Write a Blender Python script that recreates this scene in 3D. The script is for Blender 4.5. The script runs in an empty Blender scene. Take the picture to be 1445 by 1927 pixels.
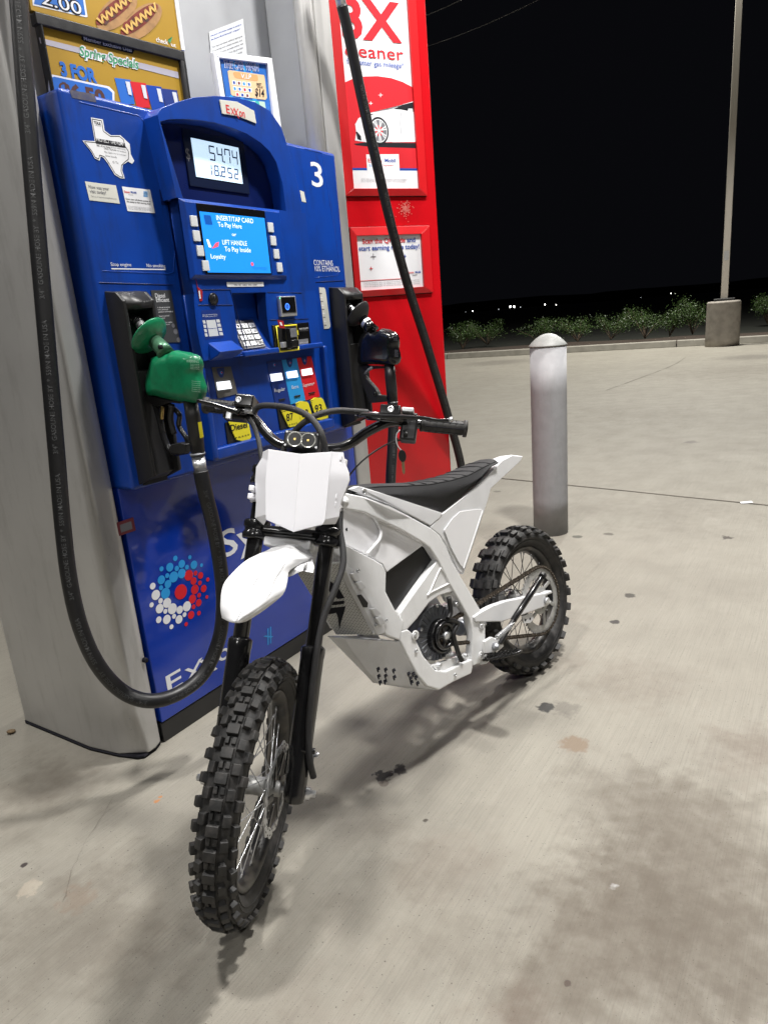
import bpy, bmesh, math, random
from mathutils import Vector, Matrix
R = math.radians
random.seed(7)
SC = bpy.context.scene
COL = SC.collection

# ---------------------------------------------------------------- camera
CAM_H = 1.25; PITCH = R(15.6); ROLL = R(4.75); FPX = 1300.0; PW, PH = 1445.0, 1927.0
cf = Vector((0, math.cos(PITCH), -math.sin(PITCH)))
r0 = Vector((1, 0, 0)); u0 = r0.cross(cf)
cr = math.cos(ROLL)*r0 - math.sin(ROLL)*u0
cu = math.sin(ROLL)*r0 + math.cos(ROLL)*u0
CP = Vector((0, 0, CAM_H))
cam = bpy.data.cameras.new("camera"); camo = bpy.data.objects.new("camera", cam); COL.objects.link(camo)
cam.sensor_fit = 'VERTICAL'; cam.sensor_height = 36; cam.lens = 36*FPX/PH
cam.clip_start = .05; cam.clip_end = 5000
m = Matrix((cr, cu, -cf)).transposed().to_4x4(); m.translation = CP
camo.matrix_world = m
SC.camera = camo

# ---------------------------------------------------------------- world: night sky
w = bpy.data.worlds.new("World"); SC.world = w; w.use_nodes = True
bg = w.node_tree.nodes["Background"]
bg.inputs[0].default_value = (.0045, .0047, .0062, 1); bg.inputs[1].default_value = .55
SC.view_settings.view_transform = 'Standard'; SC.view_settings.look = 'None'
SC.view_settings.exposure = 0; SC.view_settings.gamma = 1

# ---------------------------------------------------------------- lamps (canopy luminaires overhead, street lamp)
def area(loc, e, size=.38, col=(1, .975, .94)):
    l = bpy.data.lights.new("canopy_lamp", 'AREA'); l.shape = 'SQUARE'; l.size = size; l.energy = e; l.color = col
    o = bpy.data.objects.new("canopy_lamp", l); o.location = loc; COL.objects.link(o); return o
area((1.25, 2.15, 4.6), 225, .30)
area((2.1, 3.3, 4.6), 85, .30)
area((-.95, .95, 4.6), 130, .30)
area((1.6, -2.0, 4.6), 62)
area((-1.6, -2.6, 4.6), 58)
area((-2.5, 5.2, 4.6), 52)
area((4.8, 5.0, 4.6), 50)
area((1.0, 8.2, 4.6), 75)
area((-4.2, 1.6, 4.6), 42)
area((5.2, 9.6, 4.6), 105)

def ray(x, y): return cf*FPX + cr*(x-PW/2) - cu*(y-PH/2)
def onplane(x, y, p0, n):
    d = ray(x, y); return CP + d*((p0-CP).dot(n)/d.dot(n))
def G(x, y, z=0): return onplane(x, y, Vector((0, 0, z)), Vector((0, 0, 1)))

class Fr:
    """a frame: origin and three axes; f(x,y,z) gives a world point; f.at(px,py,off) a world point on the plane y=off"""
    def __init__(s, o, x, y, z): s.o, s.x, s.y, s.z = Vector(o), Vector(x), Vector(y), Vector(z)
    def __call__(s, x, y, z): return s.o + s.x*x + s.y*y + s.z*z
    def at(s, px, py, off=0): return onplane(px, py, s.o+s.y*off, s.y)
    def uv(s, px, py, off=0):
        p = s.at(px, py, off)-s.o; return p.dot(s.x), p.dot(s.z)

# ---------------------------------------------------------------- materials
MAT = {}
def mat(name, col, rough=.5, metal=0, emis=0, coat=0, nscale=0, ncol=.0, nrough=.0, bump=0, bscale=60, ecol=None, spec=.5, dirt=None):
    if name in MAT: return MAT[name]
    m = bpy.data.materials.new(name); m.use_nodes = True; nt = m.node_tree; b = nt.nodes["Principled BSDF"]
    b.inputs["Base Color"].default_value = (*col, 1); b.inputs["Roughness"].default_value = rough
    b.inputs["Metallic"].default_value = metal; b.inputs["Coat Weight"].default_value = coat
    b.inputs["Specular IOR Level"].default_value = spec
    if emis:
        b.inputs["Emission Color"].default_value = (*(ecol or col), 1); b.inputs["Emission Strength"].default_value = emis
    tc = nt.nodes.new("ShaderNodeTexCoord")
    if nscale:
        n = nt.nodes.new("ShaderNodeTexNoise"); n.inputs["Scale"].default_value = nscale; n.inputs["Detail"].default_value = 6
        nt.links.new(tc.outputs["Object"], n.inputs["Vector"])
        if ncol:
            mx = nt.nodes.new("ShaderNodeMix"); mx.data_type = 'RGBA'
            c2 = dirt or tuple(c*(1-ncol) for c in col)
            mx.inputs[6].default_value = (*col, 1); mx.inputs[7].default_value = (*c2, 1)
            cr_ = nt.nodes.new("ShaderNodeValToRGB"); cr_.color_ramp.elements[0].position = .42; cr_.color_ramp.elements[1].position = .68
            nt.links.new(n.outputs[0], cr_.inputs[0]); nt.links.new(cr_.outputs[0], mx.inputs[0]); nt.links.new(mx.outputs[2], b.inputs["Base Color"])
        if nrough:
            mr = nt.nodes.new("ShaderNodeMapRange"); mr.inputs[3].default_value = max(0, rough-nrough); mr.inputs[4].default_value = rough+nrough
            nt.links.new(n.outputs[0], mr.inputs[0]); nt.links.new(mr.outputs[0], b.inputs["Roughness"])
    if bump:
        n2 = nt.nodes.new("ShaderNodeTexNoise"); n2.inputs["Scale"].default_value = bscale; n2.inputs["Detail"].default_value = 3
        nt.links.new(tc.outputs["Object"], n2.inputs["Vector"])
        bp = nt.nodes.new("ShaderNodeBump"); bp.inputs["Strength"].default_value = bump; bp.inputs["Distance"].default_value = .002
        nt.links.new(n2.outputs[0], bp.inputs["Height"]); nt.links.new(bp.outputs[0], b.inputs["Normal"])
    MAT[name] = m; return m
M_white = mat("white_plastic", (.73, .735, .75), .36, nscale=14, ncol=.06, nrough=.06, bump=.05, bscale=120)
M_wprint = mat("printed_white_plastic", (.84, .84, .86), .42, nscale=9, ncol=.03)
M_frame = mat("white_frame_paint", (.80, .805, .81), .26, coat=.5, nscale=8, ncol=.08, nrough=.08)
M_blackm = mat("black_metal", (.012, .012, .013), .22, coat=.3, nscale=30, nrough=.1)
M_blackp = mat("black_plastic", (.015, .015, .016), .42, nscale=40, nrough=.1, bump=.1, bscale=300)
M_rubber = mat("tyre_rubber", (.018, .018, .018), .62, nscale=55, ncol=.5, nrough=.15, bump=.25, bscale=200, dirt=(.045, .042, .04))
M_hose = mat("hose_rubber", (.010, .010, .011), .42, nscale=25, ncol=.3, nrough=.12)
M_seat = mat("seat_fabric", (.016, .016, .018), .78, bump=.3, bscale=700, nscale=6, ncol=.3)
M_steel = mat("steel", (.68, .69, .71), .30, .7, nscale=60, nrough=.1)
M_spoke = mat("spoke_steel", (.75, .76, .78), .25, .7)
M_rimm = mat("black_rim", (.015, .015, .016), .35, nscale=18, ncol=.6, nrough=.1, dirt=(.10, .09, .075))
M_alu = mat("dusty_aluminium", (.40, .40, .39), .48, .45, nscale=25, ncol=.4, nrough=.1)
M_grayp = mat("grey_casting", (.22, .23, .25), .5, .3, nscale=40, ncol=.35, bump=.1)
M_chain = mat("rusty_chain", (.055, .045, .036), .55, .6, nscale=90, ncol=.6, dirt=(.10, .08, .06))
M_blue = mat("pump_blue_plastic", (.003, .047, .32), .34, coat=.15, nscale=7, ncol=.22, nrough=.07, bump=.06, bscale=260)
def grime(m, amount=.5, col=(.012, .018, .04)):
    nt = m.node_tree; b = nt.nodes["Principled BSDF"]; tc = nt.nodes.new("ShaderNodeTexCoord"); mp = nt.nodes.new("ShaderNodeMapping"); mp.inputs["Scale"].default_value = (26, 26, 5)
    n = nt.nodes.new("ShaderNodeTexNoise"); n.inputs["Scale"].default_value = 1; n.inputs["Detail"].default_value = 7; n.inputs["Roughness"].default_value = .7
    r_ = nt.nodes.new("ShaderNodeMapRange"); r_.inputs[1].default_value = .52; r_.inputs[2].default_value = .78; r_.inputs[4].default_value = amount
    mx = nt.nodes.new("ShaderNodeMix"); mx.data_type = 'RGBA'; mx.inputs[7].default_value = (*col, 1)
    nt.links.new(tc.outputs["Object"], mp.inputs[0]); nt.links.new(mp.outputs[0], n.inputs["Vector"]); nt.links.new(n.outputs[0], r_.inputs[0]); nt.links.new(r_.outputs[0], mx.inputs[0])
    ls = b.inputs["Base Color"].links
    if ls: nt.links.new(ls[0].from_socket, mx.inputs[6])
    else: mx.inputs[6].default_value = b.inputs["Base Color"].default_value
    nt.links.new(mx.outputs[2], b.inputs["Base Color"])
M_blued = mat("pump_dark_blue", (.004, .012, .085), .3, nscale=10, nrough=.06)
M_door = mat("pump_door_blue", (.003, .034, .33), .10, coat=.5, nscale=4, nrough=.03)
M_silver = mat("silver_cladding", (.50, .495, .485), .36, .45, nscale=3.2, ncol=.12, nrough=.06, bump=.04, bscale=500)
M_gpanel = mat("grey_panel", (.36, .37, .39), .5, .2, nscale=5, ncol=.1, bump=.2, bscale=900)
M_red = mat("red_cladding", (.52, .005, .010), .25, coat=.3, nscale=5, ncol=.12, nrough=.06)
M_redl = mat("red_sign_frame", (.56, .010, .014), .34, nscale=8, ncol=.08)
M_dark = mat("dark_kick_plate", (.018, .018, .019), .5, nscale=12, ncol=.3)
M_lcd = mat("lcd_backlight", (.62, .80, 1.0), .3, emis=.85, ecol=(.60, .80, 1.0))
M_seg = mat("lcd_segment", (.02, .04, .15), .4)
M_scr = mat("screen_blue", (.01, .22, .75), .45, spec=.15, emis=.62, ecol=(.02, .27, .95))
M_scrw = mat("screen_white", (.8, .9, 1), .3, emis=.75, ecol=(.9, .95, 1))
M_scrr = mat("screen_red", (.8, .1, .15), .3, emis=.6)
M_btnlit = mat("lit_button", (.9, .95, 1), .4, emis=1.5)
M_btn = mat("white_button", (.62, .64, .66), .7, spec=.15)
M_pw = mat("paper_white", (.76, .77, .80), .75, spec=.15, nscale=8, ncol=.04)
M_pwd = mat("sticker_cream", (.60, .60, .55), .75, spec=.15, nscale=8, ncol=.05)
M_ink = mat("ink_black", (.015, .015, .02), .75, spec=.15)
M_inkb = mat("ink_blue", (.01, .06, .35), .75, spec=.15)
M_inkg = mat("ink_grey", (.18, .18, .2), .75, spec=.15)
M_inkr = mat("ink_red", (.60, .02, .03), .7, spec=.15)
M_inkw = mat("ink_white", (.72, .73, .76), .7, spec=.15)
M_cyan = mat("ink_cyan", (.02, .30, .70), .4)
M_yel = mat("label_yellow", (.80, .70, .03), .45)
M_gold = mat("poster_gold", (.40, .235, .02), .4, nscale=7, ncol=.1)
M_posblue = mat("poster_blue", (.02, .14, .50), .4)
M_green = mat("nozzle_green_vinyl", (.008, .20, .085), .32, coat=.2, nscale=18, ncol=.35, nrough=.08, bump=.9, bscale=42)
M_ingreen = mat("ink_green", (.04, .28, .12), .45)
M_brown = mat("ink_brown", (.07, .018, .012), .5)
M_bun = mat("poster_bun", (.38, .20, .07), .5, nscale=40, ncol=.3)
M_saus = mat("poster_sausage", (.20, .03, .02), .4, nscale=60, ncol=.4)
M_mus = mat("poster_mustard", (.66, .42, .12), .4)
M_clear = mat("lens_silver", (.74, .74, .68), .22, .35, nscale=260, ncol=.35)
M_brass = mat("brass", (.45, .33, .12), .3, 1)
M_gstrip = mat("grade_strip_grey", (.11, .105, .10), .45)
M_bluestrip = mat("grade_strip_blue", (.006, .03, .20), .45)
M_orange = mat("poster_orange", (.75, .36, .14), .45)
M_peach = mat("poster_peach", (.74, .52, .30), .45)
M_teal = mat("poster_teal", (.05, .45, .38), .45)
M_ledg = mat("green_led", (.1, 1, .4), .4, emis=3)
M_ledb = mat("blue_led", (.05, .2, 1), .4, emis=2)
M_grey = mat("bollard_grey_paint", (.285, .285, .295), .66, nscale=22, ncol=.08, nrough=.1, bump=.12, bscale=25)
M_capc = mat("bollard_cap_grey", (.31, .32, .31), .5, nscale=18, ncol=.15)
M_tail = mat("pole_paint", (.62, .58, .50), .4, .5)
M_conc = mat("cast_concrete", (.32, .30, .27), .85, nscale=12, ncol=.2, bump=.4, bscale=60)
M_mulch = mat("mulch", (.05, .035, .025), .95, nscale=30, ncol=.6, bump=1, bscale=30)
M_field = mat("dark_field", (.012, .014, .009), .95, nscale=.4, ncol=.5)
M_leaf = mat("shrub_leaf", (.050, .092, .022), .45, nscale=4, ncol=.35)
M_twig = mat("twig", (.10, .07, .045), .8)
M_wire = mat("wire", (.03, .03, .03), .5)
M_bag = mat("glossy_black", (.006, .006, .007), .20, coat=.25, nscale=30, nrough=.1)

grime(M_blue, .55); grime(M_silver, .35, (.20, .19, .175)); grime(M_red, .3, (.30, .012, .012)); grime(M_grey, .3, (.16, .155, .15)); grime(M_frame, .16, (.42, .41, .39))

# ---------------------------------------------------------------- mesh builder
class MB:
    def __init__(s): s.bm = bmesh.new(); s.mats = []
    def mi(s, m):
        if m not in s.mats: s.mats.append(m)
        return s.mats.index(m)
    def merge(s, t, m, recalc=True, bevel=0, seg=2, ang=35):
        if recalc: bmesh.ops.recalc_face_normals(t, faces=t.faces)
        if bevel:
            es = [e for e in t.edges if len(e.link_faces) == 2 and e.calc_face_angle(0) > R(ang)]
            if es: bmesh.ops.bevel(t, geom=es, offset=bevel, segments=seg, profile=.6, affect='EDGES', clamp_overlap=True)
        k = s.mi(m); vm = {}
        for v in t.verts: vm[v] = s.bm.verts.new(v.co)
        for f in t.faces:
            try: nf = s.bm.faces.new([vm[v] for v in f.verts]); nf.material_index = k
            except ValueError: pass
        t.free(); return s
    def poly(s, pts, m):
        t = bmesh.new(); f = t.faces.new([t.verts.new(p) for p in pts])
        if len(pts) > 4: bmesh.ops.triangulate(t, faces=[f])
        return s.merge(t, m, False)
    def prism(s, pts, vec, m, bevel=0, seg=2, ang=35):
        t = bmesh.new(); a = [t.verts.new(p) for p in pts]; vec = [Vector(vec)]*len(pts) if not isinstance(vec, list) else vec
        b = [t.verts.new(Vector(p)+v) for p, v in zip(pts, vec)]
        t.faces.new(a); t.faces.new(b[::-1]); n = len(a)
        for i in range(n): t.faces.new([a[i], a[(i+1) % n], b[(i+1) % n], b[i]])
        return s.merge(t, m, bevel=bevel, seg=seg, ang=ang)
    def box(s, F, x, y, z, m, bevel=0, seg=2):
        return s.prism([F(x[0], y[0], z[0]), F(x[1], y[0], z[0]), F(x[1], y[0], z[1]), F(x[0], y[0], z[1])],
                       F(0, y[1], 0)-F(0, y[0], 0), m, bevel, seg)
    def hexa(s, pts, m, bevel=0, seg=2):   # 8 points: front 4, back 4
        t = bmesh.new(); v = [t.verts.new(p) for p in pts]
        for q in ((0, 1, 2, 3), (7, 6, 5, 4), (0, 4, 5, 1), (1, 5, 6, 2), (2, 6, 7, 3), (3, 7, 4, 0)): t.faces.new([v[i] for i in q])
        return s.merge(t, m, bevel=bevel, seg=seg)
    def loft(s, rings, m, cap=True, closed=True, bevel=0):
        t = bmesh.new(); V = [[t.verts.new(p) for p in r] for r in rings]; n = len(rings[0])
        for a, b in zip(V, V[1:]):
            for i in range(n if closed else n-1): t.faces.new([a[i], a[(i+1) % n], b[(i+1) % n], b[i]])
        if cap and closed: t.faces.new(V[0][::-1]); t.faces.new(V[-1])
        return s.merge(t, m, closed, bevel=bevel)
    def tube(s, pts, rad, m, seg=12, smooth=0, cap=True, flat=None):
        pts = [Vector(p) for p in pts]
        if smooth: pts = spline(pts, smooth)
        if not hasattr(rad, '__len__'): rad = [rad]*len(pts)
        elif len(rad) != len(pts):
            n = len(pts)-1; k = len(rad)-1
            rad = [rad[min(k, int(i/n*k))]*(1-(i/n*k-int(i/n*k)))+rad[min(k, int(i/n*k)+1)]*(i/n*k-int(i/n*k)) for i in range(n+1)]
        rings = []; nrm = None
        for i, p in enumerate(pts):
            d = (pts[min(i+1, len(pts)-1)]-pts[max(i-1, 0)]).normalized()
            if nrm is None:
                nrm = Vector(flat) if flat is not None else (Vector((0, 0, 1)) if abs(d.z) < .9 else Vector((1, 0, 0)))
            nrm = (nrm-d*nrm.dot(d)).normalized(); b = d.cross(nrm)
            rings.append([p+(nrm*math.cos(a)+b*math.sin(a))*rad[i] for a in [2*math.pi*k/seg for k in range(seg)]])
        return s.loft(rings, m, cap)
    def lathe(s, o, ax, prof, m, seg=32, x=None):  # prof: (r, h)
        ax = Vector(ax).normalized(); x = (Vector((1, 0, 0)) if abs(ax.x) < .8 else Vector((0, 1, 0))); x = (x-ax*x.dot(ax)).normalized(); y = ax.cross(x)
        o = Vector(o)
        rings = [[o+ax*h+(x*math.cos(a)+y*math.sin(a))*max(r, 1e-5) for a in [2*math.pi*k/seg for k in range(seg)]] for r, h in prof]
        return s.loft(rings, m, True)
    def build(s, name, parent=None, **props):
        bm = s.bm
        for f in bm.faces: f.smooth = True
        for e in bm.edges:
            if len(e.link_faces) != 2 or e.calc_face_angle(0) > R(32): e.smooth = False
        me = bpy.data.meshes.new(name)
        if parent is not None: bm.transform(WM[parent.name].inverted())
        bm.to_mesh(me); bm.free()
        for m in s.mats: me.materials.append(m)
        o = bpy.data.objects.new(name, me); COL.objects.link(o)
        if parent is not None: o.parent = parent; WM[o.name] = WM[parent.name]
        else: WM[o.name] = Matrix()
        for k, v in props.items(): o[k] = v
        wn = o.modifiers.new('weighted_normals', 'WEIGHTED_NORMAL'); wn.keep_sharp = True; wn.weight = 80
        return o
WM = {}
def empty(name, loc, rz=0, **props):
    o = bpy.data.objects.new(name, None); COL.objects.link(o); o.empty_display_size = .1
    o.location = loc; o.rotation_euler = (0, 0, rz)
    WM[o.name] = Matrix.Translation(loc) @ Matrix.Rotation(rz, 4, 'Z')
    for k, v in props.items(): o[k] = v
    return o
def rebase(o):     # give a top-level mesh its origin at its base
    me = o.data; n = len(me.vertices); xs = [v.co for v in me.vertices]
    c = Vector((sum(v.x for v in xs)/n, sum(v.y for v in xs)/n, min(v.z for v in xs)))
    me.transform(Matrix.Translation(-c)); o.location = c; WM[o.name] = Matrix.Translation(c); return o
def spline(P, k):
    out = []; n = len(P)
    for i in range(n-1):
        a, b, c, d = P[max(i-1, 0)], P[i], P[i+1], P[min(i+2, n-1)]
        for j in range(k):
            t = j/k; out.append(.5*((2*b)+(c-a)*t+(2*a-5*b+4*c-d)*t*t+(3*b-a-3*c+d)*t**3))
    out.append(P[-1]); return out

# ---------------------------------------------------------------- lettering
_tc = {}
def textmesh(st, bold=0, shear=0):
    k = (st, bold, shear)
    if k not in _tc:
        c = bpy.data.curves.new("lettering", 'FONT'); c.body = st; c.offset = bold; c.shear = shear; c.resolution_u = 3; c.fill_mode = 'FRONT'
        o = bpy.data.objects.new("lettering", c); me = o.to_mesh()
        V = [(v.co.x, v.co.y) for v in me.vertices]; F_ = [tuple(p.vertices) for p in me.polygons]
        o.to_mesh_clear(); bpy.data.objects.remove(o); bpy.data.curves.remove(c)
        _tc[k] = (V, F_)
    return _tc[k]
CAPH = None
def caph():
    global CAPH
    if CAPH is None:
        V, _ = textmesh("H"); CAPH = max(v[1] for v in V)
    return CAPH
def letter(mb, st, m, fn, x0, x1, z0, h, bold=0, shear=0):
    """text between x0 and x1, baseline z0, capital height h; fn(u,v)->world"""
    V, F_ = textmesh(st, bold, shear)
    if not V: return
    a = min(v[0] for v in V); b = max(v[0] for v in V); sx = (x1-x0)/(b-a); sz = h/caph()
    k = mb.mi(m); vs = [mb.bm.verts.new(fn(x0+(v[0]-a)*sx, z0+v[1]*sz)) for v in V]
    for f in F_:
        try: nf = mb.bm.faces.new([vs[i] for i in f]); nf.material_index = k
        except ValueError: pass
def T(mb, F, off, st, pl, pr, hpx, m, bold=0, shear=0):
    """text on plane y=off of frame F; baseline from pixel pl to pixel pr, capitals hpx pixels high"""
    a = F.uv(*pl, off); b = F.uv(*pr, off); t = F.uv(pl[0], pl[1]-hpx, off); mid = (a[1]+b[1])/2
    if b[0] > a[0]: letter(mb, st, m, lambda u, v: F(u, off, v), a[0], b[0], mid, abs(t[1]-a[1]), bold, shear)
    else: letter(mb, st, m, lambda u, v: F(-u, off, v), -a[0], -b[0], mid, abs(t[1]-a[1]), bold, shear)
def PF(mb, F, off, pts, m): mb.poly([F.at(*p, off) for p in pts], m)          # flat printed patch
def PR(mb, F, off, th, pts, m, bevel=0): mb.prism([F.at(*p, off) for p in pts], F.y*th, m, bevel)
def rect(F, pa, pb, off):   # true rectangle from two opposite pixels
    a = F.uv(*pa, off); b = F.uv(*pb, off); return min(a[0], b[0]), max(a[0], b[0]), min(a[1], b[1]), max(a[1], b[1])
def RB(mb, F, pa, pb, o0, o1, m, bevel=0, inset=0):
    x0, x1, z0, z1 = rect(F, pa, pb, max(o0, o1)); mb.box(F, (x0+inset, x1-inset), (o0, o1), (z0+inset, z1-inset), m, bevel)
def DISC(mb, F, off, px, py, r, m, n=20, sx=1):
    u, v = F.uv(px, py, off); mb.poly([F(u+r*sx*math.cos(2*math.pi*k/n), off, v+r*math.sin(2*math.pi*k/n)) for k in range(n)], m)
def exxon(mb, F, off, pl, pr, hpx, m):
    """the wordmark with its interlocking double x"""
    a = F.uv(*pl, off); b = F.uv(*pr, off); h = abs(F.uv(pl[0], pl[1]-hpx, off)[1]-a[1]); W_ = b[0]-a[0]; z = (a[1]+b[1])/2; x0 = a[0]
    fn = lambda u, v: F(u, off, v)
    letter(mb, "E", m, fn, x0, x0+W_*.19, z, h, .01)
    for k_, (xa, za, xb, zb) in enumerate(((.235, .76, .395, 0), (.235, 0, .43, .90), (.43, .76, .60, -.30), (.425, 0, .615, .90))):
        t = .048; mb.poly([fn(x0+W_*a, z+h*c)+F.y*.0002*k_ for a, c in ((xa, za), (xa+t, za), (xb+t, zb), (xb, zb))], m)
    letter(mb, "on", m, fn, x0+W_*.68, x0+W_, z, h, .01)

# ================================================================ SETTING
S_YAW = R(34.1); S = Vector((math.sin(S_YAW), math.cos(S_YAW), 0)); N = Vector((math.cos(S_YAW), -math.sin(S_YAW), 0)); ZU = Vector((0, 0, 1))
P0 = G(306, 1402)

def ground_material():
    m = bpy.data.materials.new("broomed_concrete"); m.use_nodes = True; nt = m.node_tree; L = nt.links.new; b = nt.nodes["Principled BSDF"]
    def nd(t, **k):
        n = nt.nodes.new(t)
        for a, v in k.items(): setattr(n, a, v)
        return n
    def noise(vec, sc, det=4, rough=.55):
        n = nd("ShaderNodeTexNoise"); n.inputs["Scale"].default_value = sc; n.inputs["Detail"].default_value = det; n.inputs["Roughness"].default_value = rough
        L(vec, n.inputs["Vector"]); return n.outputs[0]
    def ramp(v, a, b_, lo=0, hi=1):
        n = nd("ShaderNodeMapRange"); n.inputs[1].default_value = a; n.inputs[2].default_value = b_; n.inputs[3].default_value = lo; n.inputs[4].default_value = hi
        L(v, n.inputs[0]); return n.outputs[0]
    def math_(op, a, c):
        n = nd("ShaderNodeMath", operation=op)
        for i, v in ((0, a), (1, c)):
            if isinstance(v, (int, float)): n.inputs[i].default_value = v
            else: L(v, n.inputs[i])
        return n.outputs[0]
    def mix(f, a, c, bt='MIX'):
        n = nd("ShaderNodeMix", data_type='RGBA', blend_type=bt)
        for i, v in ((0, f), (6, a), (7, c)):
            if isinstance(v, (int, float)): n.inputs[i].default_value = v
            elif isinstance(v, tuple): n.inputs[i].default_value = (*v, 1)
            else: L(v, n.inputs[i])
        return n.outputs[2]
    pos = nd("ShaderNodeTexCoord").outputs["Object"]
    def mapped(sx, sy, rot):
        q0 = nd("ShaderNodeMapping", vector_type='POINT'); q0.inputs["Rotation"].default_value[2] = rot; L(pos, q0.inputs[0])
        q = nd("ShaderNodeMapping", vector_type='POINT'); q.inputs["Scale"].default_value = (sx, sy, 1); L(q0.outputs[0], q.inputs[0]); return q.outputs[0]
    rot = -(math.pi/2-S_YAW)     # turns the brooming direction onto x
    fine = noise(mapped(4, 260, rot), 1, 4, .7)
    coarse = noise(mapped(.8, 34, rot), 1, 4, .6)
    streak = noise(mapped(1.6, 70, rot+.02), 1, 3, .6)
    big = noise(pos, 1.1, 6, .6); mid = noise(pos, 4.5, 6, .65); tiny = noise(pos, 420, 2, .5); grain = noise(pos, 1100, 1, .5); warp = noise(pos, 22, 5, .65)
    col = mix(ramp(big, .35, .7), (.282, .265, .222), (.238, .221, .183))
    col = mix(ramp(mid, .45, .75, 0, .55), col, (.205, .190, .163))
    col = mix(ramp(fine, .45, .72, 0, .45), col, (.13, .12, .103))
    col = mix(ramp(coarse, .55, .75, 0, .18), col, (.150, .137, .119))
    col = mix(ramp(streak, .58, .78, 0, .15), col, (.36, .345, .31))
    col = mix(ramp(grain, .3, .8, 0, .3), col, (.37, .355, .32))
    patch = ramp(noise(pos, 2.6, 3, .5), .46, .62)
    col = mix(math_('MULTIPLY', ramp(tiny, .655, .70), math_('MULTIPLY', ramp(noise(pos, 2.6, 3, .5), .40, .58), .85)), col, (.07, .062, .055))
    pore = noise(pos, 170, 2, .5)
    col = mix(math_('MULTIPLY', ramp(pore, .68, .73), .9), col, (.075, .066, .056))
    # stains with a shape of their own
    wv = nd("ShaderNodeVectorMath", operation='SCALE'); nn = nd("ShaderNodeTexNoise"); nn.inputs["Scale"].default_value = 16; nn.inputs["Detail"].default_value = 5; L(pos, nn.inputs["Vector"])
    sb = nd("ShaderNodeVectorMath", operation='SUBTRACT'); L(nn.outputs["Color"], sb.inputs[0]); sb.inputs[1].default_value = (.5, .5, .5)
    L(sb.outputs[0], wv.inputs[0]); wv.inputs["Scale"].default_value = 1
    nf_ = nd("ShaderNodeTexNoise"); nf_.inputs["Scale"].default_value = 38; nf_.inputs["Detail"].default_value = 5; L(pos, nf_.inputs["Vector"])
    sb2 = nd("ShaderNodeVectorMath", operation='SUBTRACT'); L(nf_.outputs["Color"], sb2.inputs[0]); sb2.inputs[1].default_value = (.5, .5, .5)
    def spot(col, px, py, r, stren, c, wob, soft, ell=1.0):
        g = G(px, py)
        k = nd("ShaderNodeVectorMath", operation='MULTIPLY_ADD'); L(wv.outputs[0] if r > .06 else sb2.outputs[0], k.inputs[0]); k.inputs[1].default_value = (wob*r,)*3; L(pos, k.inputs[2])
        k2 = nd("ShaderNodeVectorMath", operation='SUBTRACT'); L(k.outputs[0], k2.inputs[0]); k2.inputs[1].default_value = (g.x, g.y, 0)
        k3 = nd("ShaderNodeVectorMath", operation='MULTIPLY'); L(k2.outputs[0], k3.inputs[0]); k3.inputs[1].default_value = (1/ell, 1, 0)
        ln = nd("ShaderNodeVectorMath", operation='LENGTH'); L(k3.outputs[0], ln.inputs[0])
        f = ramp(ln.outputs["Value"], r, r*(1-soft), 0, stren)
        return mix(math_('MULTIPLY', f, ramp(warp, .25, .6, .55, 1)) if soft > .5 else f, col, c)
    brown = (.105, .086, .066); warm = (.135, .10, .078)
    for a in ((1290, 1500, .17, .60, brown), (1210, 1555, .17, .6, brown), (1130, 1480, .14, .4, brown), (1190, 1700, .20, .7, brown), (1380, 1620, .22, .6, brown), (1060, 1690, .12, .55, brown),
              (1050, 1820, .14, .6, brown), (1330, 1860, .22, .65, brown), (1000, 1880, .10, .5, brown), (1430, 1420, .16, .5, warm), (1165, 1795, .15, .55, brown), (1290, 1680, .2, .55, brown), (950, 1900, .09, .5, warm),
              (860, 1620, .13, .3, warm), (1430, 1780, .2, .5, brown),(1180,1290,.22,.3,warm), (770, 1640, .11, .42, brown), (60, 1520, .25, .3, brown), (150, 1680, .18, .35, brown), (1200, 780, .8, .22, brown), (1390, 700, 1.4, .28, brown), (120, 1440, .2, .3, brown),
              (700, 1560, .1, .3, brown), (1060, 1240, .12, .35, warm), (560, 1900, .2, .25, warm), (250, 1780, .16, .4, brown), (30, 1800, .25, .4, brown), (90, 1480, .14, .35, brown), (820, 1760, .16, .35, brown), (1000, 1150, .25, .3, warm), (1250, 960, .5, .25, brown), (640, 1700, .1, .3, brown)):
        col = spot(col, *a[:3], min(1, a[3]), a[4], 2.4, .85, 1.2)
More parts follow.
